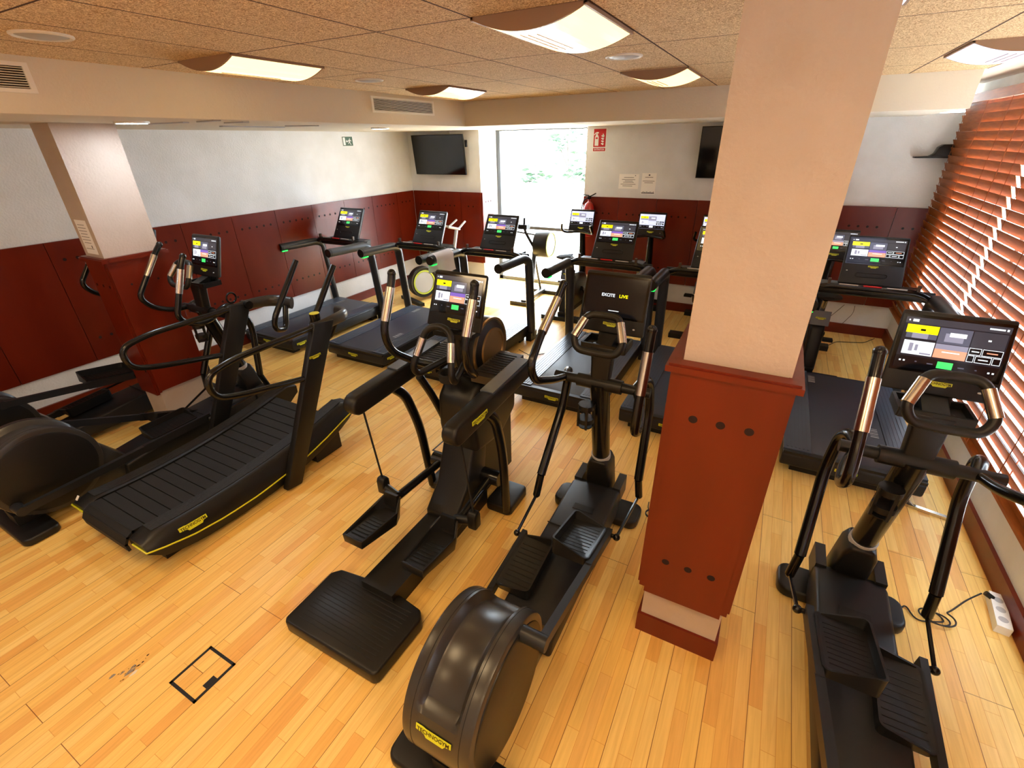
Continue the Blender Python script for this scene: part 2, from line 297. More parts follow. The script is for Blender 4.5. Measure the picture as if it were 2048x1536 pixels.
def console_panel(parent, bottom, top, wb, wt, th, variant=0, kind='tablet', name='console', menu=True):
    """tablet between bottom-centre and top-centre points (facing the user, -y)."""
    bo, to = Vector(bottom), Vector(top); up = (to-bo); H = up.length; up.normalize(); P = frame_xz(bo, (1, 0, 0), up)
    nn = Vector((1, 0, 0)).cross(up)
    b = B(); pr = [(-wb/2, 0), (wb/2, 0), (wt/2, H), (-wt/2, H)]
    vs = [P(x, y, 0) for x, y in pr] + [P(x*.94, y*.96+.01, -th) for x, y in pr]
    b.poly(vs, [(0, 1, 2, 3), (7, 6, 5, 4), (0, 4, 5, 1), (1, 5, 6, 2), (2, 6, 7, 3), (3, 7, 4, 0)]); 
    es = [e for e in b.bm.edges]; bmesh.ops.recalc_face_normals(b.bm, faces=list(b.bm.faces)); r = bmesh.ops.bevel(b.bm, geom=es, offset=.012, segments=3, affect='EDGES', profile=.5, clamp_overlap=True); b._set(b.bm.faces)
    con = b.obj(name, 'grey' if kind == 'treadmill' else 'black', parent)
    frac = .44 if kind == 'treadmill' else .29
    y0 = H*frac; sh = H*(1-frac)-.03; sw = wt*.90
    g = B(); Pg = frame_xz(P(0, y0-.012, 0), (1, 0, 0), up)
    g.quad(Pg(-sw/2-.012, 0, .0012), Pg(sw/2+.012, 0, .0012), Pg(sw/2+.012, sh+.024, .0012), Pg(-sw/2-.012, sh+.024, .0012)); g.obj('bezel', 'glossblack', con)
    d = B(); Pd = frame_xz(P(-sw/2, y0, 0), (1, 0, 0), up)
    if menu: rects(d, lambda u, v, n: Pd(u, v, n+.0018), sw, sh, menu_items(variant))
    else:
        rects(d, lambda u, v, n: Pd(u, v, n+.0018), sw, sh, [(0, 0, 1, 1, 9), (.42, .13, .60, .145, 3)])
        Pt = lambda u, v, n: Pd(sw*.38+u, sh*.53+v, n+.0022)
        d.mi = 3; addtext(d, 'EXCITE', .023, Pt, 0, 1.0)
        Pt2 = lambda u, v, n: Pd(sw*.64+u, sh*.53+v, n+.0022); d.mi = 2; addtext(d, 'LIVE', .024, Pt2, 0, 1.1)
    d.obj('display', SC, con)
    Pb = frame_xz(P(0, H*(.37 if kind == 'treadmill' else .15), 0), (1, 0, 0), up); badge(lambda u, v, n: Pb(u, v, n+.001), .085 if kind != 'treadmill' else .075, con)
    k = B(); k.ball(P(wt*.36 if kind != 'treadmill' else -wt*.42, H*(.12 if kind != 'treadmill' else .27), .001), .007, (1, 1, .6)); k.obj('card_reader', 'lightgrey', con)
    if kind == 'treadmill':
        s_ = B(); ww, hh = wt*.22, .018; pts = []
        for i in range(8): a = PI/2 + PI*i/7; pts.append(P(-ww + hh*math.cos(a), H*.20+hh*math.sin(a), .0015))
        for i in range(8): a = -PI/2 + PI*i/7; pts.append(P(ww + hh*math.cos(a), H*.20+hh*math.sin(a), .0015))
        pts.append(pts[0]); s_.tube(pts, .0035, 6, cap=False); s_.obj('speaker_slot', 'rubber', con)
    return con

# ================================================================== ROOM
XL, XR, YB, YR, YA = -5.77, 1.543, 7.05, -2.7, 7.62
ZC, ZS = 2.715, 2.461
XBm, YBm = -3.473, 5.332
AX0, AX1 = -4.35, -2.56
def slab(name, x0, x1, y0, y1, z0, z1, mt, bev=0):
    b = B(); b.box(((x0+x1)/2, (y0+y1)/2, (z0+z1)/2), (x1-x0, y1-y0, z1-z0), bev); return struct(b.obj(name, mt))
slab('floor', XL-.2, XR+.2, YR-.2, YA+.15, -.08, 0, 'floor')
slab('ceiling', XBm, 1.18, YR-.2, YBm, ZC, ZC+.1, 'ceil')
b = B(); b.box(((XL-.2+XBm)/2, (YR+YA)/2, ZS+.17), (XBm-XL+.2, YA-YR+.4, .34)); b.box(((XBm+1.16)/2, (YBm+YA+.2)/2, ZS+.17), (1.16-XBm, YA+.2-YBm, .34)); b.box(((1.16+XR+.2)/2, (YR+YA)/2, ZC+.05), (XR+.2-1.16, YA-YR+.4, .09)); struct(b.obj('ceiling_soffit', 'soffit'))
slab('wall_left', XL-.2, XL, YR-.2, YB+.2, 0, ZS+.02, 'plaster')
slab('wall_rear', XL, XR+.2, YR-.2, YR, 0, ZC+.1, 'plaster')
b = B(); b.box(((XL+AX0)/2, YB+.31, ZS/2+.01), (AX0-XL, .62, ZS+.02)); b.box(((XR+.2+AX1)/2, YB+.31, ZS/2+.01), (XR+.2-AX1, .62, ZS+.02)); struct(b.obj('wall_back', 'plaster'))
b = B()
b.box((XR+.1, (YR+YB)/2, .20), (.2, YB-YR, .40)); b.box((XR+.1, (YR+YB)/2, 2.70), (.2, YB-YR, .24)); b.box((XR+.1, YB-.28, 1.5), (.2, .56, 2.2)); b.box((XR+.1, YR+.2, 1.5), (.2, .4, 2.2)); struct(b.obj('wall_right', 'plaster'))  # far end piece, hidden by the blind, added to keep window light off wall_back
# baseboards
b = B(); b.box((XL+.012, (YR+YB)/2, .0635), (.024, YB-YR, .127), .004); struct(b.obj('baseboard_left', 'panel'))
b = B(); b.box(((XL+AX0)/2, YB-.012, .0635), (AX0-XL-.03, .024, .127), .004); b.box(((XR+AX1)/2, YB-.012, .0635), (XR-AX1-.03, .024, .127), .004); struct(b.obj('baseboard_back', 'panel'))
b = B(); b.box((XR-.012, (YR+YB)/2, .0635), (.024, YB-YR, .127), .004); struct(b.obj('baseboard_right', 'panel'))

ZW0, ZW1 = .40, 1.552
def disc(bm, c, n, r, seg=14):
    c = Vector(c); n = Vector(n); u = n.orthogonal().normalized(); v = n.cross(u)
    f = bm.bm.faces.new([bm.bm.verts.new(c + u*r*math.cos(2*PI*k/seg) + v*r*math.sin(2*PI*k/seg)) for k in range(seg)]); f.material_index = bm.mi
# left wainscot
b = B(); y = -2.39
while y < 7.0:
    y1 = min(y+.6, YB-.03); b.mi = 0; b.box((XL+.014, (y+y1)/2, (ZW0+ZW1)/2), (.028, y1-y-.008, ZW1-ZW0), .003)
    b.mi = 1
    for zz in (1.39, .615):
        for k in range(-2, 3):
            if (y1-y > .5 or abs(k) < 2) and y > 1.7: disc(b, (XL+.0286, (y+y1)/2+k*.1, zz), (1, 0, 0), .0145)
    y += .597
b.mi = 2; b.box((XL+.004, (YR+YB)/2, (ZW0+ZW1)/2), (.008, YB-YR-.1, ZW1-ZW0-.01)); struct(b.obj('trim_1', ['panel', 'hole', 'panel2']))
b = B()
seams = [XL+.03, -5.2, -4.75, AX0]; seams2 = [AX1, -2.02, -1.48, -.94, -.40, .14, .68, 1.22, XR-.005]
for S in (seams, seams2):
    for a, c in zip(S, S[1:]):
        b.mi = 0; b.box(((a+c)/2, YB-.014, (ZW0+ZW1)/2), (c-a-.007, .028, ZW1-ZW0), .003); b.mi = 1
        for zz in (1.33, .615):
            nk = max(2, int((c-a)/.105)-1)
            for k in range(nk): disc(b, ((a+c)/2+(k-(nk-1)/2)*.092, YB-.0286, zz), (0, -1, 0), .0135)
b.mi = 2; b.box(((XL+AX0)/2, YB-.004, (ZW0+ZW1)/2), (AX0-XL-.1, .008, ZW1-ZW0-.01)); b.box(((XR+AX1)/2, YB-.004, (ZW0+ZW1)/2), (XR-AX1-.1, .008, ZW1-ZW0-.01))
b.mi = 0; b.box((AX0+.014, YB+.17, (ZW0+ZW1)/2), (.028, .36, ZW1-ZW0), .003); b.mi = 1
for k in range(3): disc(b, (AX0+.0286, YB+.09+k*.08, 1.40), (1, 0, 0), .0135)
struct(b.obj('trim_2', ['panel', 'hole', 'panel2']))

# tall window in the alcove
b = B()
for x in (AX0+.035, AX1-.01): b.box((x, YA, 1.23), (.07, .06, 2.46), .004)
b.box(((AX0+AX1)/2, YA, 2.455), (AX1-AX0, .05, .02), .002); b.box(((AX0+AX1)/2, YA, .03), (AX1-AX0, .06, .06), .004); b.box(((AX0+AX1)/2, YA, .95), (AX1-AX0, .05, .05), .004)
w1 = struct(b.obj('window_1', 'alu'))
b = B(); b.box(((AX0+AX1)/2, YA, 1.23), (AX1-AX0-.1, .006, 2.36)); b.obj('window_pane', 'glass', w1)
# long window behind the blinds
b = B()
for y in (-2.2, -.4, 1.4, 3.2, 4.92, 6.9): b.box((XR+.14, y, 1.49), (.05, .07, 2.18), .004)
for z in (.43, 2.55): b.box((XR+.14, 2.35, z), (.05, 9.2, .06), .004)
w2 = struct(b.obj('window_2', 'alu'))
b = B(); b.box((XR+.14, 2.35, 1.49), (.006, 9.1, 2.1)); b.obj('window_pane', 'glass', w2)

# outside
b = B(); b.box((-3, 20, -.14), (50, 24.5, .1)); struct(b.obj('ground', 'paving'))
b = B(); b.box((11.8, 2, -.34), (20, 40, .1)); struct(b.obj('ground', 'paving'))
b = B(); b.box((-5.5, 15.0, .45), (16, .25, 1.2), .02); tag(b.obj('garden_wall', 'outwall'), 'low white garden wall outside the tall window, in front of the shrubs', 'wall')
def bush(name, c, n, spread, label, cat, trunk=None, lsz=.30):
    t = thing(name, label, cat, (c[0], c[1], -.09)); b = B(); rnd = random.Random(int(c[0]*77+c[1]*13))
    for i in range(n):
        p = Vector((rnd.gauss(0, 1)*spread[0], rnd.gauss(0, .5)*spread[1], c[2] + rnd.gauss(0, 1)*spread[2])); s_ = lsz*rnd.uniform(.6, 1.3)
        R = Matrix.Rotation(rnd.uniform(0, 6.28), 3, 'Z') @ Matrix.Rotation(rnd.uniform(-1.2, 1.2), 3, 'X')
        q = [R @ Vector(v)*s_ + p for v in ((0, 0, 0), (.5, .25, .05), (1.1, 0, .1), (.5, -.25, .05))]
        f = b.bm.faces.new([b.bm.verts.new(v) for v in q]); f.smooth = False
    b.obj('foliage', 'leaf', t)
    b = B(); 
    if trunk: b.tube([(0, 0, 0), (.06, 0, trunk*.5), (-.03, .02, trunk)], [.07, .05, .03], 8); b.tube([(.06, 0, trunk*.5), (.35, 0, trunk*.85)], [.04, .015], 6); b.tube([(0, 0, trunk*.6), (-.4, 0, trunk*.95)], [.04, .015], 6)
    else:
        for k in range(5): b.tube([((k-2)*.05, 0, 0), ((k-2)*.25, 0, c[2])], [.02, .008], 5)
    b.obj('trunk', 'bark', t)
bush('tree', (-7.5, 18.6, 2.45), 170, (.62, .8, .42), 'thin leafy tree outside the tall window, above the garden wall', 'tree', 2.4)
bush('shrub', (-5.95, 15.7, 1.42), 90, (.26, .3, .22), 'round shrub outside the window nearest its right edge', 'shrub', None, .26)
bush('shrub', (-7.6, 15.9, 1.25), 80, (.36, .3, .18), 'wide low shrub outside the window below the thin tree', 'shrub', None, .26)

# ---- pillars
def pillar(loc_x, y0, y1, ztop, label, x0, x1, cx0, cx1, cy0, zb0, zb1, base_red, hole_r):
    t = thing('pillar', label, 'pillar', ((x0+x1)/2, (y0+y1)/2, 0)); ox, oy = (x0+x1)/2, (y0+y1)/2
    b = B(); b.box((0, 0, ztop/2), (x1-x0, y1-y0, ztop-.002), .006); b.obj('shaft', 'cream', t)
    cw = cx1-cx0; cy1 = y1 + (y0-cy0); cc = ((cx0+cx1)/2-ox, (cy0+cy1)/2-oy); dd = cy1-cy0
    b = B(); b.mi = 0
    b.box((cc[0], cc[1]-dd/2+.016, (zb0+zb1)/2), (cw-.07, .032, zb1-zb0), .003); b.box((cc[0], cc[1]+dd/2-.016, (zb0+zb1)/2), (cw-.07, .032, zb1-zb0), .003)
    for s in (-1, 1):
        b.box((cc[0]+s*(cw/2-.012), cc[1], (zb0+zb1)/2+.02), (.024, dd-.03, zb1-zb0-.04), .003)
        b.box((cc[0]+s*(cw/2-.024), cc[1]-dd/2+.022, (zb0+zb1)/2+.012), (.030, .030, zb1-zb0-.024), .005)
    b.mi = 1
    for zz in (zb1-.20, zb0+.235):
        for k in (-1, 0, 1): disc(b, (cc[0]+k*.098, cc[1]-dd/2-.0006, zz), (0, -1, 0), hole_r, 20)
        for k in (-1, 0, 1): disc(b, (cc[0]+cw/2+.0006, cc[1]+k*.1, zz), (1, 0, 0), hole_r*.7, 20)
    b.obj('cladding', ['panel', 'hole'], t)
    b = B(); q = [(-cw/2, -dd/2), (cw/2, -dd/2), (cw/2, dd/2), (-cw/2, dd/2)]
    for (ex, ez0, ez1) in ((.018, zb1-.012, zb1+.012), (.008, zb1+.012, zb1+.02)):
        w2_, d2 = cw/2+ex, dd/2+ex
        b.box((cc[0], cc[1]-d2+.025, (ez0+ez1)/2), (2*w2_, .05, ez1-ez0), .005); b.box((cc[0], cc[1]+d2-.025, (ez0+ez1)/2), (2*w2_, .05, ez1-ez0), .005)
        b.box((cc[0]-w2_+.02, cc[1], (ez0+ez1)/2), (.04, 2*d2-.09, ez1-ez0), .005); b.box((cc[0]+w2_-.02, cc[1], (ez0+ez1)/2), (.04, 2*d2-.09, ez1-ez0), .005)
    b.obj('cap_moulding', 'panel', t)
    if base_red:
        b = B(); b.box((0, 0, .0635), (x1-x0+.03, y1-y0+.03, .127), .004); b.obj('plinth', 'panel', t)
    return t
pillar(0, 1.70, 2.06, ZC, 'white plastered pillar with red perforated cladding, standing free between the two nearest cross trainers', -.19, .168, -.225, .190, 1.655, .335, 1.54, True, .0165)
pillar(0, 1.70, 2.10, ZS, 'white plastered pillar with dark red cladding on the left, behind the curved treadmill', -4.735, -4.46, -4.76, -4.435, 1.675, .36, 1.53, False, .012)

# ---- venetian blinds
def blind(y0, y1, label):
    yc = (y0+y1)/2; t = thing('venetian_blind', label, 'blind', (1.492, yc, .42), 0, 'wooden blinds along the right wall'); L = y1-y0
    b = B(); b.box((0.0, 0, 2.585-.42), (.075, L, .075), .006); b.obj('valance', 'slat', t)
    b = B(); R = ry(67); z = .045; k = 0
    while z < 2.14:
        b.box((0, 0, z), (.088, L-.02, .0030), 0, R); z += .072; k += 1
    b.obj('slats', 'slat', t, sharp=20)
    b = B(); b.box((0, 0, .0), (.055, L-.02, .02), .004); b.obj('bottom_rail', 'slat', t)
    b = B(); n = max(3, int(L/.42))
    for i in range(n):
        yy = -L/2+.12+(L-.24)*i/(n-1)
        for dx in (-.024, .024): b.box((dx, yy, 1.08), (.002, .009, 2.15))
    b.obj('ladder_tape', 'cord', t)
    b = B(); b.tube([(-.045, -L/2+.3, 2.12), (-.05, -L/2+.3, .9)], .003, 6); b.obj('pull_cord', 'cord', t)
blind(4.93, 6.97, 'cherry wood venetian blind farthest along the right wall, ending at the back wall')
blind(2.62, 4.87, 'cherry wood venetian blind on the right wall, behind the screen of the nearest cross trainer')
blind(.30, 2.56, 'cherry wood venetian blind nearest the camera on the right wall, mostly outside the photo')
blind(-2.2, .24, 'cherry wood venetian blind on the right wall behind the camera')

# ---- ceiling lamps
def lamp(x0, y0, label, warm=True, lens=None):
    W, D = .465, .60; t = thing('ceiling_lamp', label, 'ceiling lamp', (x0+W/2, y0+D/2, ZC), 0, 'ceiling lamps')
    def arc(k, n=16, d=.055): u = -1+2*k/n; return (u*W/2, -.006 - d*(1-u*u))
    b = B(); n = 16
    for yy in (-D/2, D/2-.012):
        pr = [(-W/2, 0)] + [arc(k) for k in range(n+1)] + [(W/2, 0)]
        b.prism(pr, 'y', yy, yy+.012)
    for s in (-1, 1): b.box((s*(W/2-.005), 0, -.006), (.010, D, .012))
    for u in (-.2, -.08, .05):
        x = u*W/2*1.2; zz = -.006-.058*(1-(u*1.2)**2); b.box((x, -.04, zz), (.004, D*.62, .003))
    b.obj('frame', 'lamp_body', t)
    b = B()
    for k in range(n):
        a, c = arc(k), arc(k+1); b.quad((a[0], -D/2+.012, a[1]), (a[0], D/2-.012, a[1]), (c[0], D/2-.012, c[1]), (c[0], -D/2+.012, c[1]))
    for f in b.bm.faces: f.smooth = True
    b.obj('lens', lens or ('lens_warm' if warm else 'lens_white'), t)
    return t
lamp(-1.175, 1.88, 'large lit ceiling lamp with a curved yellow lens, nearest the top of the photo')
lamp(-3.05, 1.85, 'lit ceiling lamp near the long left beam, above the red wall panels')
lamp(-3.06, 3.78, 'small looking lit ceiling lamp next to the air grille in the far left corner')
lamp(-1.165, 3.82, 'lit ceiling lamp just left of the free-standing pillar top')
lamp(.72, 3.72, 'bluish white ceiling lamp at the right, above the blinds', False)
lamp(-.205, 1.92, 'ceiling lamp hidden behind the top of the free-standing pillar, only a corner showing', False)
for (x, y) in ((-1.175, -.05), (-3.05, -.05), (.24, -.05), (-1.175, -1.95), (.24, -1.95)): lamp(x, y, 'unseen ceiling lamp added over and behind the camera to light the foreground', True, 'lens_fill')  # added out of view, far brighter than the visible lamps, to warm the foreground
# ---- ceiling discs
for (x, y, lab) in ((-2.80, 1.17, 'round white ceiling disc at the upper left corner of the photo'), (-2.84, 3.10, 'round white ceiling disc between the two lamps by the left beam'), (-.94, 3.13, 'round white ceiling disc between the large lamp and the lamp beside the pillar')):
    t = thing('ceiling_speaker', lab, 'ceiling speaker', (x, y, ZC), 0, 'round ceiling discs')
    b = B(); b.lathe([(0, .105), (-.006, .105), (-.010, .098), (-.006, .088), (-.002, .088)], (0, 0, 0), 'z', 32); b.obj('rim', 'white', t)
    b = B(); b.lathe([(-.004, .087), (-.011, .06), (-.012, .002)], (0, 0, 0), 'z', 32); b.obj('grille', 'lightgrey', t)
# ---- downlights in the low soffit
for (x, y, lab) in ((-4.06, 2.02, 'round white downlight in the low soffit beside the left pillar'), (-4.28, 4.75, 'round white downlight in the low soffit near the wall mounted television'), (-4.1, -.7, 'round white downlight in the low soffit, outside the photo')):
    t = thing('downlight', lab, 'downlight', (x, y, ZS), 0, 'soffit downlights')
    b = B(); b.lathe([(0, .105), (-.012, .105), (-.014, .092), (-.002, .090)], (0, 0, 0), 'z', 32); b.obj('rim', 'white', t)
    b = B(); b.lathe([(-.004, .089), (-.013, .075), (-.014, .002)], (0, 0, 0), 'z', 32); b.obj('lens', 'down', t)
# ---- grey strips on the soffit
for i, (a, c, lab) in enumerate((((-4.38, 2.24), (-3.92, 2.31), 'nearest the left pillar'), ((-3.80, 2.34), (-3.52, 2.29), 'closest to the beam edge'), ((-3.87, 2.59), (-3.65, 2.60), 'second from the pillar along the beam edge'), ((-4.5, 2.95), (-4.5, 3.60), 'the longest one, near the wall'), ((-4.2, 3.38), (-4.0, 3.60), 'the farthest one'))):
    b = B(); v = Vector((c[0]-a[0], c[1]-a[1], 0)); L = v.length; b.box((0, 0, -.004), (L, .05, .008), .002)
    o = b.obj('ceiling_strip', 'lightgrey'); o.location = ((a[0]+c[0])/2, (a[1]+c[1])/2, ZS); o.rotation_euler = (0, 0, math.atan2(v.y, v.x)); tag(o, 'flat grey strip on the low white soffit, ' + lab, 'strip', 'grey soffit strips')
# ---- air grilles on the beam
def grille(y0, y1, z0, z1, lab):
    t = thing('air_grille', lab, 'air vent', (XBm, (y0+y1)/2, (z0+z1)/2)); L, H = y1-y0, z1-z0
    b = B(); b.box((.001, 0, 0), (.002, L-.046, H-.034)); b.obj('backing', 'hole', t)
    b = B()
    for s in (-1, 1): b.box((.007, s*(L/2-.012), 0), (.014, .024, H)); b.box((.0068, 0, s*(H/2-.009)), (.0136, L-.048, .018))
    b.obj('frame', 'white', t)
    b = B(); n = 9
    for i in range(n): b.box((.008, 0, -H/2+.024+(H-.048)*i/(n-1)), (.008, L-.046, .0024), 0, ry(25))
    b.obj('louvres', 'white', t)
grille(3.775, 4.72, 2.553, 2.685, 'long white air grille on the left beam near the far corner')
grille(.35, 1.335, 2.553, 2.685, 'white air grille on the left beam at the left edge of the photo')

# ---- televisions
def tv(x0, x1, z0, z1, lab, tilt):
    W, H = x1-x0, z1-z0; t = thing('television', lab, 'television', ((x0+x1)/2, YB-.10, (z0+z1)/2)); R = rx(tilt)
    b = B(); b.box((0, 0, 0), (W, .035, H), .005, R); b.obj('body', 'black', t)
    b = B(); c = R @ Vector((0, -.0182, 0)); b.box(c, (W-.016, .001, H-.02), 0, R); b.obj('screen', 'glossblack', t)
    b = B(); b.box((0, .06, 0), (.25, .078, .25), .005); b.obj('wall_mount', 'black', t)
    return t
t1 = tv(-5.58, -4.57, 1.82, 2.41, 'flat black television high on the back wall, left of the tall window', 5)
b = B(); b.box((.53, .02, .16), (.03, .03, .10), .004); b.obj('sensor_box', 'black', t1)
b = B(); b.tube([(.20, .07, .28), (.17, .085, .36), (.21, .09, .44)], .006, 6, .03); b.obj('cable', 'white', t1)
tv(-1.01, -.02, 1.83, 2.42, 'flat black television on the back wall, partly hidden by the free-standing pillar', 3)
# ---- signs
t = thing('exit_sign', 'green and white running man exit sign on the left wall', 'sign', (XL, 5.67, 2.335)); P = lambda u, v, n=0: Vector((XL+.002+n, 5.67+u, 2.335+v)) - Vector((XL, 5.67, 2.335))
b = B(); b.mi = 0; b.box((.002, 0, 0), (.004, .22, .135), .001); b.mi = 1; b.quad(P(-.10, -.06, .0023), P(.10, -.06, .0023), P(.10, .06, .0023), P(-.10, .06, .0023)); b.obj('plate', ['signwhite', 'signgreen'], t)
b = B(); Q = lambda a: [P(u, v, .0028) for u, v in a]
b.quad(*Q([(-.085, -.05), (-.045, -.05), (-.045, .05), (-.085, .05)])); b.quad(*Q([(-.03, -.006), (.02, -.006), (.02, .006), (-.03, .006)])); b.quad(*Q([(-.035, 0), (-.012, -.02), (-.012, .02), (-.035, 0.0001)]))
for a in ([(.038, .026), (.050, .026), (.050, .038), (.038, .038)], [(.028, -.008), (.046, -.012), (.050, .022), (.034, .022)], [(.046, .012), (.070, -.004), (.074, .004), (.050, .022)], [(.014, .002), (.034, .014), (.032, .022), (.010, .010)], [(.034, -.008), (.046, -.012), (.066, -.046), (.056, -.050)], [(.028, -.008), (.038, -.012), (.016, -.036), (.008, -.030)]): b.quad(*Q(a))
b.obj('symbol', 'signwhite', t)
t = thing('extinguisher_sign', 'red fire extinguisher sign on the back wall right of the tall window', 'sign', (-2.37, YB, 2.288))
P = lambda u, v, n=0: Vector((u, -.004-n, v)); Q = lambda a, n=.0006: [P(u, v, n) for u, v in a]
b = B(); b.mi = 0; b.box((0, -.002, 0), (.205, .004, .30), .001); b.mi = 1; b.quad(*Q([(-.088, -.085), (.088, -.085), (.088, .138), (-.088, .138)])); b.quad(*Q([(-.088, -.138), (.088, -.138), (.088, -.098), (-.088, -.098)])); b.obj('plate', ['signwhite', 'signred'], t)
b = B(); b.mi = 0
b.quad(*Q([(-.07, -.07), (-.015, -.07), (-.015, .045), (-.07, .045)], .0012)); b.quad(*Q([(-.065, .045), (-.02, .045), (-.032, .075), (-.055, .075)], .0012)); b.quad(*Q([(-.055, .075), (-.015, .085), (-.02, .10), (-.05, .10)], .0012)); b.quad(*Q([(-.08, .06), (-.055, .085), (-.058, .10), (-.086, .068)], .0012))
for k in range(4):
    z = -.065+k*.032; b.quad(*Q([(.02, z+.02), (.05, z), (.065, z+.022), (.03, z+.03)], .0012)); 
b.quad(*Q([(.04, .06), (.062, .03), (.066, .055), (.045, .085)], .0012))
b.mi = 1; b.quad(*Q([(-.06, .015), (-.028, .015), (-.028, .035), (-.06, .035)], .0016)); b.mi = 0; addtext(b, 'EXTINTOR', .030, lambda u, v, n: P(u, v-.118, .0012), 0, 1.0); b.obj('symbol', ['signwhite', 'signred'], t)
def notice(name, lab, cx, cz, W, H, lines, band=False):
    t = thing(name, lab, 'notice', (cx, YB, cz)); P = lambda u, v, n=0: Vector((u, -.001-n, v))
    b = B(); b.box((0, -.0006, 0), (W, .0012, H)); b.obj('sheet', 'paper', t)
    b = B(); b.mi = 0
    for (u0, u1, v) in lines: b.quad(P(u0*W, v*H, .0006), P(u1*W, v*H, .0006), P(u1*W, v*H+.006, .0006), P(u0*W, v*H+.006, .0006))
    b.mi = 1
    if band:
        b.quad(P(-.46*W, -.46*H, .0006), P(.46*W, -.46*H, .0006), P(.46*W, -.43*H, .0006), P(-.46*W, -.43*H, .0006)); b.quad(P(-.04*W, .38*H, .0006), P(.06*W, .38*H, .0006), P(.06*W, .44*H, .0006), P(-.04*W, .44*H, .0006))
        for i in range(14): u = -.44+i*.064; hh = .02+.05*abs(math.sin(i*2.3)); b.quad(P(u*W, -.43*H, .0006), P((u+.03)*W, -.43*H, .0006), P((u+.03)*W, (-.43+hh)*H, .0006), P(u*W, (-.43+hh)*H, .0006))
    else: b.quad(P(.30*W, .38*H, .0006), P(.34*W, .38*H, .0006), P(.34*W, .43*H, .0006), P(.30*W, .43*H, .0006))
    b.obj('print', ['papertext', 'navy'], t)
notice('notice', 'white landscape paper notice taped to the back wall', -1.908, 1.765, .28, .19, [(-.25, .25, .26), (-.35, .32, .12), (-.2, .2, .02), (-.28, .26, -.07), (-.4, .36, -.2), (-.3, .2, -.32)])
notice('notice', 'white portrait paper notice with a dark skyline along its foot, on the back wall', -1.628, 1.74, .195, .27, [(-.28, .28, .30), (-.42, .40, .12), (-.30, .30, .04)], True)
t = thing('notice', 'white paper notice taped to the left pillar', 'notice', (-4.60, 1.70, 1.70)); b = B(); b.box((0, -.0012, 0), (.17, .0012, .25)); b.obj('sheet', 'paper', t)
b = B(); b.mi = 0
for k in range(9):
    if k != 7: b.box((-.01, -.0022, .09-k*.022), (.12 if k % 3 else .10, .0006, .004))
b.mi = 1; b.box((.03, -.0022, -.07), (.012, .0006, .02)); b.obj('print', ['papertext', 'navy'], t)
# ---- fire extinguisher
t = thing('fire_extinguisher', 'red fire extinguisher hanging on the back wall beside the window', 'fire extinguisher', (-2.43, YB-.12, 1.01))
b = B(); b.lathe([(0, .055), (.008, .072), (.03, .075), (.40, .075), (.45, .06), (.475, .03), (.49, .018), (.52, .018)], (0, 0, 0), 'z', 24); b.obj('cylinder', 'extred', t)
b = B(); b.lathe([(.10, .0757), (.30, .0757)], (0, 0, 0), 'z', 24); b.obj('paper_band', 'signwhite', t)
b = B(); b.box((0, 0, .54), (.03, .05, .05), .005); b.tube([(0, 0, .55), (.10, -.02, .60)], .008, 6); b.tube([(-.01, 0, .565), (-.10, 0, .575)], .008, 6); b.obj('valve', 'satin', t)
b = B(); b.tube([(-.02, 0, .54), (-.09, 0, .50), (-.12, 0, .36), (-.10, 0, .18), (-.09, 0, .12)], .009, 8, .08); b.obj('hose', 'rubber', t)
b = B(); b.box((0, .094, .35), (.05, .048, .06), .004); b.obj('bracket', 'satin', t)
# ---- black bracket on the back wall
b = B(); b.prism([(-.17, -.065), (.16, -.065), (.16, .065), (.045, .065), (.01, .04), (-.005, -.02), (-.04, -.045), (-.17, -.052)], 'y', YB-.12, YB-.002, .006); o = b.obj('wall_bracket', 'black'); o.location = (1.37, 0, 2.125); tag(o, 'small black bracket on the back wall beside the blinds', 'bracket')
# ---- floor hatches and wear
def hatch(cx, cy, wx, wy, lab):
    t = thing('floor_hatch', lab, 'floor hatch', (cx, cy, 0)); b = B(); a = .014
    for s in (-1, 1): b.box((s*(wx/2-a/2), 0, .001), (a, wy, .002)); b.box((0, s*(wy/2-a/2), .001), (wx, a, .002))
    b.box((wx/2-.03, -.01, .001), (.03, .055, .002)); b.obj('frame', 'grey', t)
    b = B(); b.box((0, 0, .0005), (wx-.028, wy-.028, .001)); b.obj('inset', 'floor', t)
hatch(-2.02, .473, .205, .21, 'square floor box with a dark metal rim in the boards at the lower left')
hatch(-2.04, 2.60, .20, .21, 'square floor box behind the stepper machine, half hidden by its foot')
t = thing('floor_damage', 'patch of chipped and worn boards left of the floor box', 'floor damage', (-2.35, .31, 0)); 
def blob(b, c, r, seed):
    rnd = random.Random(seed); n = 11; vs = [b.bm.verts.new((c[0]+math.cos(2*PI*k/n)*r*rnd.uniform(.5, 1.2)*1.0, c[1]+math.sin(2*PI*k/n)*r*rnd.uniform(.5, 1.2)*2.0, .0008)) for k in range(n)]
    f = b.bm.faces.new(vs); f.material_index = b.mi
b = B(); b.mi = 0; blob(b, (0, 0), .013, 1); blob(b, (-.055, -.055), .008, 5); blob(b, (-.015, .02), .009, 8); blob(b, (-.03, -.02), .006, 28)
b.obj('bare_patch', ['gunk'], t); b = B(); b.mi = 0
for k in range(16): rnd = random.Random(k+30); blob(b, (rnd.uniform(-.04, .035), rnd.uniform(-.05, .09)), rnd.uniform(.0015, .004), k)
b.obj('chips', ['hole'], t); b = B(); blob(b, (.022, .004), .010, 12); b.obj('putty', ['wear'], t)
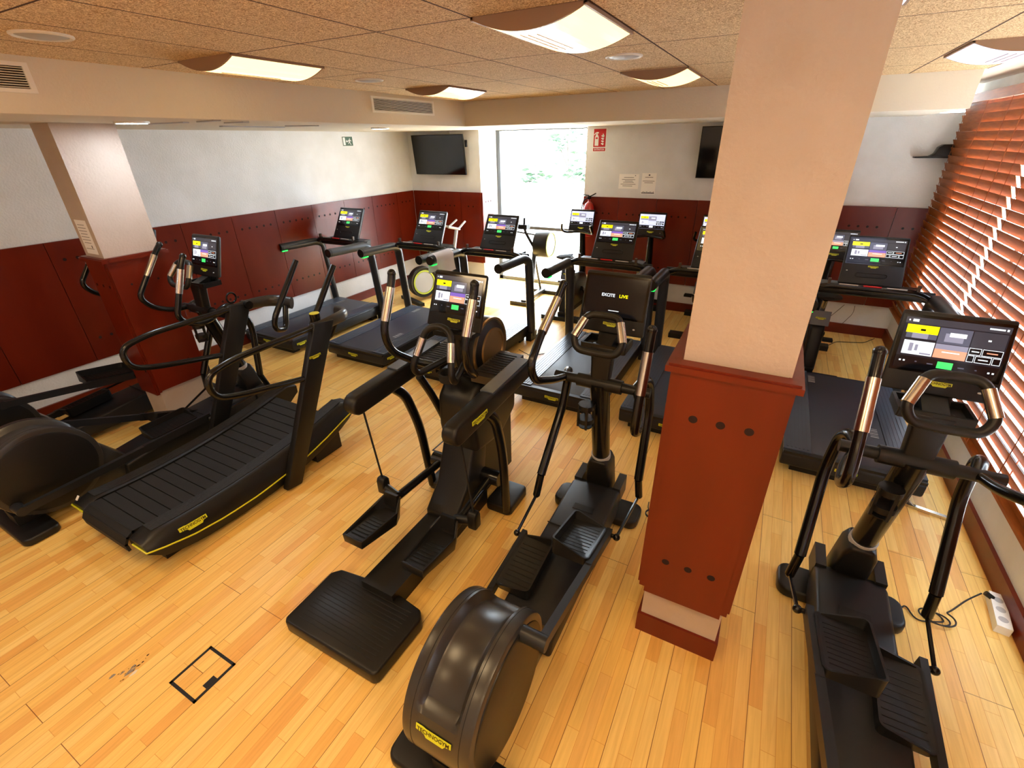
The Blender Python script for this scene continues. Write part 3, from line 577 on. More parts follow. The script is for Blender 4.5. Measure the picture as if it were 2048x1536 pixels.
# ---- power strip and cables
t = thing('power_strip', 'white multi-socket power strip against the right baseboard', 'power strip', (1.485, 2.62, .0), -.12)
b = B(); b.box((0, .02, .026), (.062, .25, .05), .01); b.obj('body', 'signwhite', t)
for k in (-1, 0, 1):
    b = B(); b.lathe([(.0512, .0205), (.0502, .019), (.0512, .0175)], (0, .02+k*.07, 0), 'z', 20); b.lathe([(.0512, .018), (.0513, .002)], (0, .02+k*.07, 0), 'z', 20); b.obj('socket', 'lightgrey', t)
b = B(); b.tube([(-.055, .10, .06), (-.02, .095, .045)], .014, 10); b.obj('plug', 'black', t)
def cable(pts, r, lab, nm='cable'):
    b = B(); b.tube(pts, r, 6, .05); return tag(b.obj(nm, 'cable'), lab, 'cable')
pts = [(1.035, 2.44, .006), (1.07, 2.50, .007), (1.10, 2.40, .008)]
for k in range(26): a = k*.55; pts.append((1.17+.06*math.cos(a)+k*.002, 2.46+.045*math.sin(a)+.01*math.sin(k*.3), .008+.0008*k))
pts += [(1.28, 2.56, .01), (1.36, 2.66, .03), (1.425, 2.715, .058)]
cable(pts, .004, 'black power cable coiled on the floor between the right cross trainer and the power strip')
pts = [(-.37, 2.68, .006), (-.36, 2.60, .007)]
for k in range(20): a = k*.6; pts.append((-.33+.035*math.cos(a), 2.56+.04*math.sin(a), .007+.0008*k))
pts += [(-.27, 2.55, .006), (-.18, 2.50, .006), (-.1, 2.3, .006)]
cable(pts, .0035, 'thin black cable coiled beside the right foot of the cross trainer left of the pillar')
cable([(-2.45, 4.7, .005), (-2.25, 4.6, .005), (-2.1, 4.75, .005), (-1.98, 4.55, .005), (-1.9, 4.3, .005)], .004, 'thin cable on the floor between two treadmills in front of the bright window')
cable([(.85, 6.35, .01), (1.0, 6.65, .006), (1.3, 6.75, .006), (1.42, 6.9, .03)], .004, 'black cable on the floor behind the exercise bike at the right')
cable([(1.02, 7.015, .38), (.96, 7.02, .28), (.86, 7.0, .14)], .003, 'thin cable hanging down the back wall, the left one of a pair')
cable([(1.13, 7.015, .38), (1.14, 7.02, .28), (1.06, 7.0, .14)], .003, 'thin cable hanging down the back wall, the right one of a pair')

# ================================================================== MACHINES
# ---- cross trainer; local frame: x across, y forward (away from camera), origin on the floor under the rear foot edge
def grip(parent, a, b_, r=.0215):
    b = B(); b.tube([a, b_], r, 14); return b.obj('grip_sensor', 'chrome', parent)
def rounded_tray(b, P, w_, l_, h, th, openside):
    """tray of width w_ along u, length l_ along v, wall height h on three sides; openside=+1/-1 is the side without wall"""
    cr = .028
    def rr(dx):  # outline
        pts = []
        for (cx, cy, a0) in ((w_/2-cr, l_/2-cr, 0), (-w_/2+cr, l_/2-cr, 90), (-w_/2+cr, -l_/2+cr, 180), (w_/2-cr, -l_/2+cr, 270)):
            for k in range(5): a = math.radians(a0+22.5*k); pts.append((cx+(cr-dx)*math.cos(a), cy+(cr-dx)*math.sin(a)))
        return pts
    o_, i_ = rr(0), rr(th); n = len(o_)
    def hh(p): return h if p[0]*openside < w_/2*.72 else .006
    bot = [b.bm.verts.new(P(x, y, -.035)) for x, y in rr(.008)]; ou = [b.bm.verts.new(P(x, y, hh((x, y)))) for x, y in o_]; inn = [b.bm.verts.new(P(x, y, hh((x, y)))) for x, y in i_]; fl = [b.bm.verts.new(P(x, y, .004)) for x, y in rr(th+.004)]
    F = [b.bm.faces.new(bot[::-1]), b.bm.faces.new(fl)]
    for i in range(n):
        j = (i+1) % n
        for A, C in ((bot, ou), (ou, inn), (inn, fl)): F.append(b.bm.faces.new((A[i], A[j], C[j], C[i])))
    bmesh.ops.recalc_face_normals(b.bm, faces=F); b._set(F)
def cross_trainer(label, x, y, armL, armR, alpha, screen=True, variant=0, ends=None):
    t = thing('cross_trainer', label, 'cross trainer', (x, y, 0), 0, 'cross trainers')
    CY, CZ, R = .33, .37, .305; HW = .148
    # floor frame
    b = B(); b.pad((0, .12, .028), (.57, .20, .056), .05, .014); b.obj('rear_foot', 'black', t)
    b = B(); b.pad((0, 1.87, .034), (.59, .21, .068), .06, .016); b.obj('front_foot', 'black', t)
    b = B(); b.box((0, .95, .10), (.15, 1.75, .085), .02); b.box((0, 1.72, .18), (.13, .36, .14), .03); b.obj('floor_beam', 'black', t)
    # broad shroud over the beam, forked at the front
    b = B()
    pr = [(.70, .055), (1.78, .055), (1.86, .12), (1.86, .235), (1.78, .262), (1.20, .225), (.72, .16)]
    b.prism(pr, 'x', -.158, .158, .018, 3)
    for s in (-1, 1): b.box((s*.133, 1.90, .205), (.05, .16, .13), .02, rx(3), 3)
    b.obj('shroud', 'grey', t)
    b = B(); b.box((0, 1.37, .2395), (.317, .004, .006), 0, rx(4)); b.obj('shroud_seam', 'rubber', t)
    # flywheel housing: wide drum with a sunk channel and a wedge running down to the beam
    b = B(); NA, xs = 84, [-1, -.97, -.9, -.62, -.56, -.47, -.40, 0, .40, .47, .56, .62, .9, .97, 1]
    tang = math.acos(min(1, R/ .62))
    rings = []
    for k in range(NA):
        a = 2*PI*k/NA; ring = []
        for u in xs:
            e = abs(u); r = R - (.016 if e > .99 else .004 if e > .96 else 0)
            ca, sa = math.cos(a), math.sin(a)
            ext = 0
            if -PI/2 < (a if a < PI else a-2*PI) < 1.05:   # forward lower wedge
                aa = a if a < PI else a-2*PI
                d = abs(aa - math.radians(-20)); ext = 0
            win = 1 if (math.radians(20) < a < math.radians(152)) else 0
            if e < .6 and win: r -= .040 * (1 if e <= .45 else (.6-e)/.15) * min(1, (a-math.radians(20))/.2, max(0, (math.radians(152)-a)/.10))
            ring.append(b.bm.verts.new((u*HW, CY+r*ca, CZ+r*sa)))
        rings.append(ring)
    F = []
    for k in range(NA):
        A, C = rings[k], rings[(k+1) % NA]
        for i in range(len(xs)-1): F.append(b.bm.faces.new((A[i], A[i+1], C[i+1], C[i])))
    F.append(b.bm.faces.new([r[0] for r in rings])); F.append(b.bm.faces.new([r[-1] for r in rings][::-1])); bmesh.ops.recalc_face_normals(b.bm, faces=F); b._set(F)
    t0 = math.radians(28)
    b.prism([(CY+R*.86*math.cos(t0), CZ+R*.86*math.sin(t0)), (.82, .12), (.82, .06), (.25, .055), (.10, .20), (.2, .3)], 'x', -.118, .118, .012, 2)
    b.obj('flywheel_housing', 'housing', t, sharp=28)
    for s in (-1, 1):
        b = B(); b.tube([(s*.104, CY+(R+.0003)*math.cos(2*PI*k/72), CZ+(R+.0003)*math.sin(2*PI*k/72)) for k in range(73)], .0013, 4, cap=False); b.obj('housing_seam', 'rubber', t)
        b = B(); b.lathe([(0, R-.03), (.010, R-.034), (.014, R-.045), (.014, .05), (.016, .002)] if s > 0 else [(0, R-.03), (-.010, R-.034), (-.014, R-.045), (-.014, .05), (-.016, .002)], (s*(HW-.006), CY, CZ), 'x', 56); b.obj('side_disc', 'black', t)
    a = math.radians(176); P0 = Vector((0, CY+R*math.cos(a), CZ+R*math.sin(a))); up = Vector((0, -math.sin(a)*-1, math.cos(a)*-1)).normalized(); up = Vector((0, .06, 1)).normalized()
    a = math.radians(165); P0 = Vector((0, CY+(R+.002)*math.cos(a), CZ+(R+.002)*math.sin(a))); up = Vector((0, math.sin(a), -math.cos(a))).normalized()
    Pf = frame_xz(P0, (1, 0, 0), up); badge(lambda u, v, n: Pf(u, v, n+.001), .15, t)
    # mast
    b = B(); b.prism([(-.085, 0), (.085, 0), (.075, .30), (.052, .36), (-.052, .36), (-.075, .30)], 'y', -.075, .075, .018, 3, (0, 1.93, .12), rx(12)); b.obj('mast_socket', 'black', t)
    b = B(); b.tube([(0, 1.86, .46), (0, 1.852, .49)], .062, 20); b.obj('mast_collar', 'lightgrey', t)
    b = B(); b.tube([(0, 1.875, .40), (0, 1.70, 1.08)], .056, 20); b.obj('mast', 'satin', t)
    b = B(); b.prism([(-.050, 0), (.050, 0), (.060, .18), (.075, .255), (-.075, .255), (-.060, .18)], 'y', -.035, .035, .014, 3, (0, 1.71, 1.04), rx(-4)); b.box((0, 1.80, 1.30), (.09, .16, .06), .02, rx(20)); b.obj('console_stem', 'black', t)
    # cup holder rings on the mast
    b = B()
    for zz in (.83, .92): b.lathe([(0, .040), (0, .047), (.030, .047), (.030, .040)], (-.05, 1.645, zz), 'z', 24)
    b.lathe([(0, .040), (.006, .040)], (-.05, 1.645, .80), 'z', 24)
    for k in range(4): a = PI/2*k+.4; b.box((-.05+.044*math.cos(a), 1.645+.044*math.sin(a), .875), (.012, .012, .15), .003)
    b.obj('bottle_holder', 'black', t)
    # centre handlebar loop
    L = [(0, 1.585, 1.30), (-.105, 1.585, 1.305), (-.135, 1.60, 1.36), (-.085, 1.68, 1.475), (0, 1.69, 1.478), (.085, 1.68, 1.475), (.135, 1.60, 1.36), (.105, 1.585, 1.305), (0, 1.585, 1.30)]
    b = B(); b.tube(L, .0195, 14, .035); hb = b.obj('handlebar', 'black', t)
    for s in (-1, 1): grip(hb, (s*.131, 1.607, 1.37), (s*.094, 1.665, 1.455), .0228)
    # storage tray and tablet
    b = B(); b.box((0, 1.775, 1.27), (.24, .15, .012), .004); 
    for q in (((0, 1.70, 1.285), (.24, .012, .04)), ((0, 1.85, 1.285), (.24, .012, .04)), ((-.12, 1.775, 1.285), (.012, .15, .04)), ((.12, 1.775, 1.285), (.012, .15, .04))): b.box(q[0], q[1], .004)
    b.obj('storage_tray', 'black', t)
    b = B(); b.box((0, 1.845, 1.36), (.12, .05, .16), .01, rx(-18)); b.obj('tablet_bracket', 'satin', t)
    console_panel(t, (0, 1.80, 1.335), (0, 1.905, 1.655), .385, .365, .035, variant, 'tablet', 'console', screen)
    # swing arms
    PV = Vector((0, 1.70, 1.07))
    b = B(); b.tube([(-.27, 1.70, 1.07), (.285, 1.70, 1.07)], .028, 16); b.tube([(-.13, 1.70, 1.07), (.13, 1.70, 1.07)], .040, 16); b.obj('pivot_axle', 'black', t)
    for s, (phi, ax_, by_, psi) in ((-1, armL), (1, armR)):
        def rotf(an):
            c_, s_ = math.cos(math.radians(an)), math.sin(math.radians(an))
            return lambda dx, dy, dz: (s*dx, PV.y + dy*c_ - dz*s_, PV.z + dy*s_ + dz*c_)
        W = rotf(phi)
        lo, hi = (ax_, by_+.105, .315), (ax_, -.03, .48)
        b = B(); b.tube([W(.205, 0, 0), W(ax_-.03, -.12, .02), W(ax_, by_+.05, .09), W(ax_, by_-.005, .20), W(*lo), W(*hi), W(ax_, .03, .53)], .0215, 14, .055)
        b.ball(W(ax_, .03, .53), .024); arm = b.obj('swing_arm', 'satin', t)
        A_, B_ = Vector(W(*lo)), Vector(W(*hi)); grip(arm, A_.lerp(B_, .12), A_.lerp(B_, .92), .0248)
        W = rotf(psi)
        b = B(); b.tube([W(.200, 0, .0), W(.225, .09, .005), W(.245, .145, -.07), W(.258, .105, -.26), W(.272, -.175, -.62)], .027, 14, .07); b.tube([W(.272, -.175, -.62), W(.285, -.21, -.76)], .023, 12); b.obj('lower_pole', 'satin', arm)
        end = Vector(W(.285, -.21, -.76))
        aa = math.radians(alpha + (180 if s < 0 else 0)); pin = Vector((s*.235, CY+.26*math.cos(aa), CZ+.26*math.sin(aa)))
        fy = 1.30 if math.sin(aa) > 0 else 1.20; fz = CZ + .26*math.sin(aa)*(.02) - (.0 if math.sin(aa) > 0 else .125)
        if ends: fy, fz = ends[0 if s < 0 else 1]
        fr = Vector((s*.235, fy, fz)); d = (fr-pin); Ln = d.length; dn = d.normalized()
        up = Vector((1, 0, 0)).cross(dn); up = up if up.z > 0 else -up
        rot = Matrix((Vector((1, 0, 0)), dn, up)).transposed()
        b = B(); mid = pin.lerp(fr, .30); b.box(mid, (.034, Ln*.62, .05), .010, rot); b.tube([pin+Vector((-s*.09, 0, 0)), pin+Vector((s*.02, 0, 0))], .032, 16); b.box(pin.lerp(fr, .81), (.03, Ln*.42, .06), .010, rot)
        link = b.obj('pedal_link', 'grey', t)
        b = B(); b.tube([pin+Vector((-s*.115, 0, 0)), pin+Vector((-s*.07, 0, 0))], .016, 10); b.obj('crank_pin', 'chrome', link)
        # pedal on the front part of the link
        pc = pin.lerp(fr, .81) + Vector((-s*.108, 0, 0)) + up*.03
        P = lambda u, v, n=0: pc + Vector((1, 0, 0))*u + dn*v + up*n
        b = B(); rounded_tray(b, P, .20, .355, .050, .010, s)
        for k in range(9): b.box(P(0, -.13+.030*k, .0045), (.145, .004, .0025), .0005, rot)
        b.obj('pedal', 'black', t)
        b = B(); fe = fr + Vector((s*.045, 0, 0)); b.tube([end, fe], .0095, 8); b.ball(end, .020); b.ball(fe, .020); b.tube([fe, fr], .012, 8); b.obj('connecting_rod', 'satin', t)
    return t
cross_trainer('black cross trainer in the middle foreground, its screen dark with LIVE on it', -.68, .59, (-2, .26, -.37, -1), (33, .30, -.33, 22), 68, False)
cross_trainer('black cross trainer with a lit screen, in front of the wooden blinds at the right', .735, .49, (20, .285, -.33, 12), (-2, .26, -.35, 14), 268, True, 1, ((1.33, .40), (1.42, .235)))
cross_trainer('black cross trainer at the left edge, between the curved treadmill and the dark red pillar', -4.12, .40, (7, .245, -.29, 12), (21, .29, -.29, 30), 210, True, 0, ((1.38, .16), (1.33, .27)))
cross_trainer('black cross trainer farthest left, half hidden behind the dark red pillar', -5.07, .40, (7, .245, -.29, 12), (21, .27, -.29, 15), 62, True, 0, ((1.20, .24), (1.31, .47)))

# ---- treadmill; origin on the floor under the rear edge
def treadmill(label, x, y, variant=0):
    t = thing('treadmill', label, 'treadmill', (x, y, 0), 0, 'treadmills')
    b = B(); b.prism([(.02, .055), (0, .075), (0, .155), (.03, .185), (1.60, .185), (1.66, .15), (1.66, .08), (1.60, .055)], 'x', -.44, .44, .016, 3); b.obj('deck', 'grey', t)
    b = B(); b.box((0, .10, .028), (.72, .10, .056), .01); b.box((0, 1.45, .028), (.80, .12, .056), .01); b.box((0, .8, .04), (.5, 1.3, .03), .01); b.obj('base', 'black', t)
    b = B(); b.prism([(.012, .10), (.03, .178), (.06, .1905), (1.575, .1905), (1.60, .178)], 'x', -.25, .25); b.obj('belt', 'belt', t)
    for s in (-1, 1):
        b = B(); b.box((s*.345, .81, .190), (.185, 1.56, .014), .003)
        for k in range(6): b.box((s*(.275+.027*k), .81, .198), (.013, 1.50, .004), .001)
        b.obj('foot_rail', 'rail', t)
    b = B(); b.box((0, .02, .178), (.87, .045, .022), .008); b.obj('rear_cap', 'black', t)
    b = B(); 
    for k in range(6): b.box((-.215, 1.36+k*.026, .1918), (.055, .007 if k % 2 else .013, .0006)); b.box((.19, .50+k*.026, .1918), (.055, .007 if k % 2 else .013, .0006))
    b.obj('belt_marks', 'lightgrey', t)
    badge(frame_xz((-.02, -.0005, .115), (1, 0, 0), (0, 0, 1)), .14, t)
    badge(frame_xz((.4405, .14, .115), (0, 1, 0), (0, 0, 1)), .14, t)
    for s in (-1, 1):
        b = B(); b.tube([(s*.47, 1.58, .06), (s*.47, 1.50, 1.02), (s*.455, 1.40, 1.07), (s*.455, .82, 1.085)], .052, 16, .07, flat=1.0); b.tube([(s*.455, 1.46, 1.055), (s*.455, 1.36, 1.07), (s*.455, .80, 1.085)], [.046, .058, .050], 18, .05); b.obj('upright', 'tube', t)
        b = B(); b.tube([(s*.455, .815, 1.085), (s*.455, .790, 1.085)], .0515, 18); b.obj('arm_cap', 'black', t)
        if s < 0: b = B(); b.box((s*.455, .85, 1.034), (.06, .08, .014), .005); b.obj('side_light', 'greenled', t)
        b = B(); b.box((s*.47, 1.575, .055), (.075, .17, .11), .02); b.obj('upright_foot', 'black', t)
    # cross beam and sensor bar
    b = B(); b.tube([(-.46, 1.50, 1.065), (.46, 1.50, 1.065)], .045, 16); b.box((0, 1.55, 1.085), (.72, .20, .04), .015); b.obj('cross_beam', 'black', t)
    b = B(); b.tube([(-.44, 1.42, 1.065), (-.33, 1.38, 1.12), (.33, 1.38, 1.12), (.44, 1.42, 1.065)], .026, 14, .05); hb = b.obj('handlebar', 'satin', t)
    for s in (-1, 1):
        b = B(); b.box((s*.17, 1.364, 1.143), (.14, .016, .007), .003, rx(-45)); b.obj('grip_sensor', 'lightgrey', hb)
        b = B(); b.box((s*.315, 1.38, 1.155), (.022, .03, .06), .006); b.obj('speed_lever', 'brass', hb)
    b = B(); b.box((0, 1.364, 1.143), (.13, .018, .009), .003, rx(-45)); b.obj('stop_button', 'signred', hb)
    con = console_panel(t, (0, 1.53, 1.115), (0, 1.75, 1.50), .475, .445, .05, variant, 'treadmill')
    b = B(); b.tube([(0, 1.64, 1.06), (0, 1.70, 1.20)], .05, 12); b.obj('console_neck', 'black', t)
    return t
treadmill('treadmill farthest left, its arm touching the red wall panels', -5.30, 3.34, 0)
treadmill('second treadmill from the left, right of the one beside the wall', -3.995, 3.50, 0)
treadmill('third treadmill from the left, the white towel over its left arm', -2.945, 3.52, 0)
treadmill('treadmill directly behind the middle cross trainer, its ribbed foot rails in view', -1.50, 3.57, 0)
treadmill('treadmill mostly hidden by the free-standing pillar, left side of its belt in view', -.42, 3.55, 0)
t6 = treadmill('treadmill beside the wooden blinds, right of the free-standing pillar', .86, 3.50, 0)
b = B(); b.box((.46, -.06, .012), (.26, .03, .02), .006, rz(-12)); b.tube([(.36, .0, .03), (.40, -.05, .015)], .008, 8); b.obj('steel_foot', 'chrome', t6)
# towel over the arm of the third treadmill
def towel():
    ax, z0, r = -3.400, 1.085, .072; b = B(); nu, nv = 22, 14; grid = []
    for i in range(nu+1):
        u = i/nu; s_ = (u-.5)*.56; row = []
        for j in range(nv+1):
            v = j/nv; yy = 4.36 + v*.34 + .015*math.sin(u*5)
            if abs(s_) < PI*r/2: a = s_/r; X, Z = ax+r*math.sin(a), z0+r*math.cos(a)
            else:
                q = abs(s_)-PI*r/2; sg = 1 if s_ > 0 else -1; X, Z = ax+sg*(r-.004+q*(.22 if sg > 0 else -.02)+.004*math.sin(v*9+q*14)), z0-q*.97
            row.append(b.bm.verts.new((X-ax, yy-4.5, Z-z0)))
        grid.append(row)
    F = [b.bm.faces.new((grid[i][j], grid[i][j+1], grid[i+1][j+1], grid[i+1][j])) for i in range(nu) for j in range(nv)]; b._set(F)
    bmesh.ops.solidify(b.bm, geom=list(b.bm.faces), thickness=.006)
    o = b.obj('towel', 'towel', None, (ax, 4.5, z0), 60); tag(o, 'white towel draped over the left arm of the third treadmill', 'towel')
towel()

# ---- curved manual treadmill
def curved_treadmill():
    t = thing('curved_treadmill', 'black curved treadmill with a slatted belt and lime stripe, left foreground', 'treadmill', (-3.28, .70, 0))
    def ztop(y): return .235 + .125*((y-.50)/1.08)**2
    def interp(T, y):
        for (a, p), (c, q) in zip(T, T[1:]):
            if y <= c: return p+(q-p)*max(0, (y-a))/(c-a)
        return T[-1][1]
    ST = [(0, .20), (.10, .17), (.25, .132), (.45, .108), (.70, .104), (.94, .125), (1.12, .152), (1.34, .205), (1.55, .27), (1.68, .30)]
    LO = [(0, .13), (.12, .08), (.30, .04), (.55, .025), (.85, .03), (1.05, .055), (1.25, .10), (1.45, .16), (1.68, .25)]
    N = 20; ys = [1.68*i/N for i in range(N+1)]
    # belt of slats
    b = B(); ns = 19
    for i in range(ns):
        y0 = .03+i*(1.44/ns); y1 = y0+1.44/ns-.008; zc = (ztop(y0)+ztop(y1))/2; sl = math.degrees(math.atan2(ztop(y1)-ztop(y0), y1-y0))
        b.box((0, (y0+y1)/2, zc-.012), (.52, (y1-y0)*1.02, .024), .003, rx(sl))
    for k, a in enumerate((30, 62, 95)):
        aa = math.radians(a); b.box((0, .055-.075*math.sin(aa), ztop(.03)-.085+.075*math.cos(aa)), (.52, .055, .016), .003, rx(a))
    b.obj('slat_belt', 'rubber', t)
    b = B(); b.box((0, .8, .10), (.50, 1.4, .10), .02); b.box((0, 1.36, .11), (.84, .26, .20), .03); b.box((0, .16, .06), (.70, .12, .12), .03); b.obj('chassis', 'black', t)
    for s in (-1, 1):
        # side shell: cross-section swept along y
        b = B(); rings = []
        for y in ys:
            z = ztop(y)+.012; zl = interp(LO, y); zs = interp(ST, y); kk = math.sqrt(max(.12, min(1, (y+.012)/.10, (1.70-y)/.12)))
            zz = zs+.01+(z-zs-.01)*kk; zl = zs-(zs-zl)*kk; e = .455+.0075*kk
            sec = [(.268, zz-.004), (.285, zz+.006), (.390, zz+.004), (.424, zz-.018*kk), (e, zs+.004), (e, zs-.006), (.44, zl), (.27, zl)]
            rings.append([b.bm.verts.new((s*p[0], y, p[1])) for p in sec])
        F = []
        for A, C in zip(rings, rings[1:]):
            for i in range(len(A)): j = (i+1) % len(A); F.append(b.bm.faces.new((A[i], A[j], C[j], C[i])))
        F.append(b.bm.faces.new(rings[0][::-1])); F.append(b.bm.faces.new(rings[-1])); bmesh.ops.recalc_face_normals(b.bm, faces=F); b._set(F)
        sh = b.obj('side_shell', 'black', t, sharp=40)
        b = B(); pts = []
        for y in ys: 
            kk = math.sqrt(max(.12, min(1, (y+.012)/.10, (1.70-y)/.12))); pts.append((s*(.455+.0075*kk+.0005), y, interp(ST, y)))
        b.tube([(s*.30, -.004, pts[0][2]-.0)] + [(s*.455, -.004, pts[0][2])] + pts, .0055, 6, cap=True); b.obj('lime_stripe', 'stripe', sh)
        b = B(); 
        for y in ys[1:-2]:
            b.box((s*.335, y+.04, ztop(y+.04)+.0185), (.095, .086, .004), .001, rx(math.degrees(math.atan2(ztop(y+.08)-ztop(y), .08))))
        b.obj('foot_pad', 'pad', sh)
        # post: wide flat upright leaning forward
        b = B(); b.poly([(s*.455, .87, .02), (s*.455, 1.0, .0), (s*.455, 1.60, 1.13), (s*.455, 1.42, 1.15), (s*.515, .87, .02), (s*.515, 1.0, .0), (s*.515, 1.60, 1.13), (s*.515, 1.42, 1.15)], [(0, 1, 2, 3), (7, 6, 5, 4), (0, 4, 5, 1), (1, 5, 6, 2), (2, 6, 7, 3), (3, 7, 4, 0)]); bmesh.ops.recalc_face_normals(b.bm, faces=list(b.bm.faces)); r = bmesh.ops.bevel(b.bm, geom=list(b.bm.edges), offset=.012, segments=2, affect='EDGES', profile=.5); b._set(b.bm.faces)
        post = b.obj('post', 'black', t)
        b = B(); b.tube([(s*.485, 1.50, 1.12), (s*.485, .80, 1.12), (s*.485, .61, 1.08), (s*.485, .62, .93), (s*.485, .78, .875), (s*.485, 1.30, .77)], .021, 14, .10); b.obj('side_handrail', 'satin', t)
        b = B(); b.tube([(s*.485, 1.40, 1.105), (s*.485, 1.62, 1.115), (s*.43, 1.80, 1.10), (s*.27, 1.84, 1.08)], [.022, .030, .030, .028], 14, .09, flat=1.9); b.obj('corner_cover', 'housing', t)
        b = B(); b.tube([(s*.22, 1.94, 1.43), (s*.22, 1.61, 1.02), (s*.23, 1.60, .92), (s*.26, 1.72, .88), (s*.31, 1.80, 1.06)], .024, 14, .06); b.obj('push_grip', 'satin', t)
    b = B(); b.lathe([(-.09, .036), (.03, .038)], (.43, 1.50, 1.165), 'z', 20); b.obj('knob', 'satin', t); b = B(); b.lathe([(.0301, .036), (.033, .034)], (.43, 1.50, 1.165), 'z', 20); b.obj('knob_ring', 'stripe', t)
    b = B(); b.tube([(-.52, 1.56, 1.12), (-.43, 1.56, 1.12)], .034, 16); b.tube([(-.50, 1.47+.04*math.cos(2*PI*k/16), 1.20+.04*math.sin(2*PI*k/16)) for k in range(17)], .008, 6, cap=False); b.obj('resistance_lever', 'satin', t)
    P = frame_xz((.440, .27, .188), (0, 1, -.06), (-.036, 0, .13)); badge(lambda u, v, n: P(u, v, n+.005), .17, t)
    P = frame_xz((.5165, 1.36, .92), (0, 1, 0), (0, 0, 1)); badge(P, .10, t)
    b = B(); b.box((-.37, .02, .272), (.02, .004, .03), .001, rx(-40)); b.obj('warning_print', 'signwhite', t)
curved_treadmill()

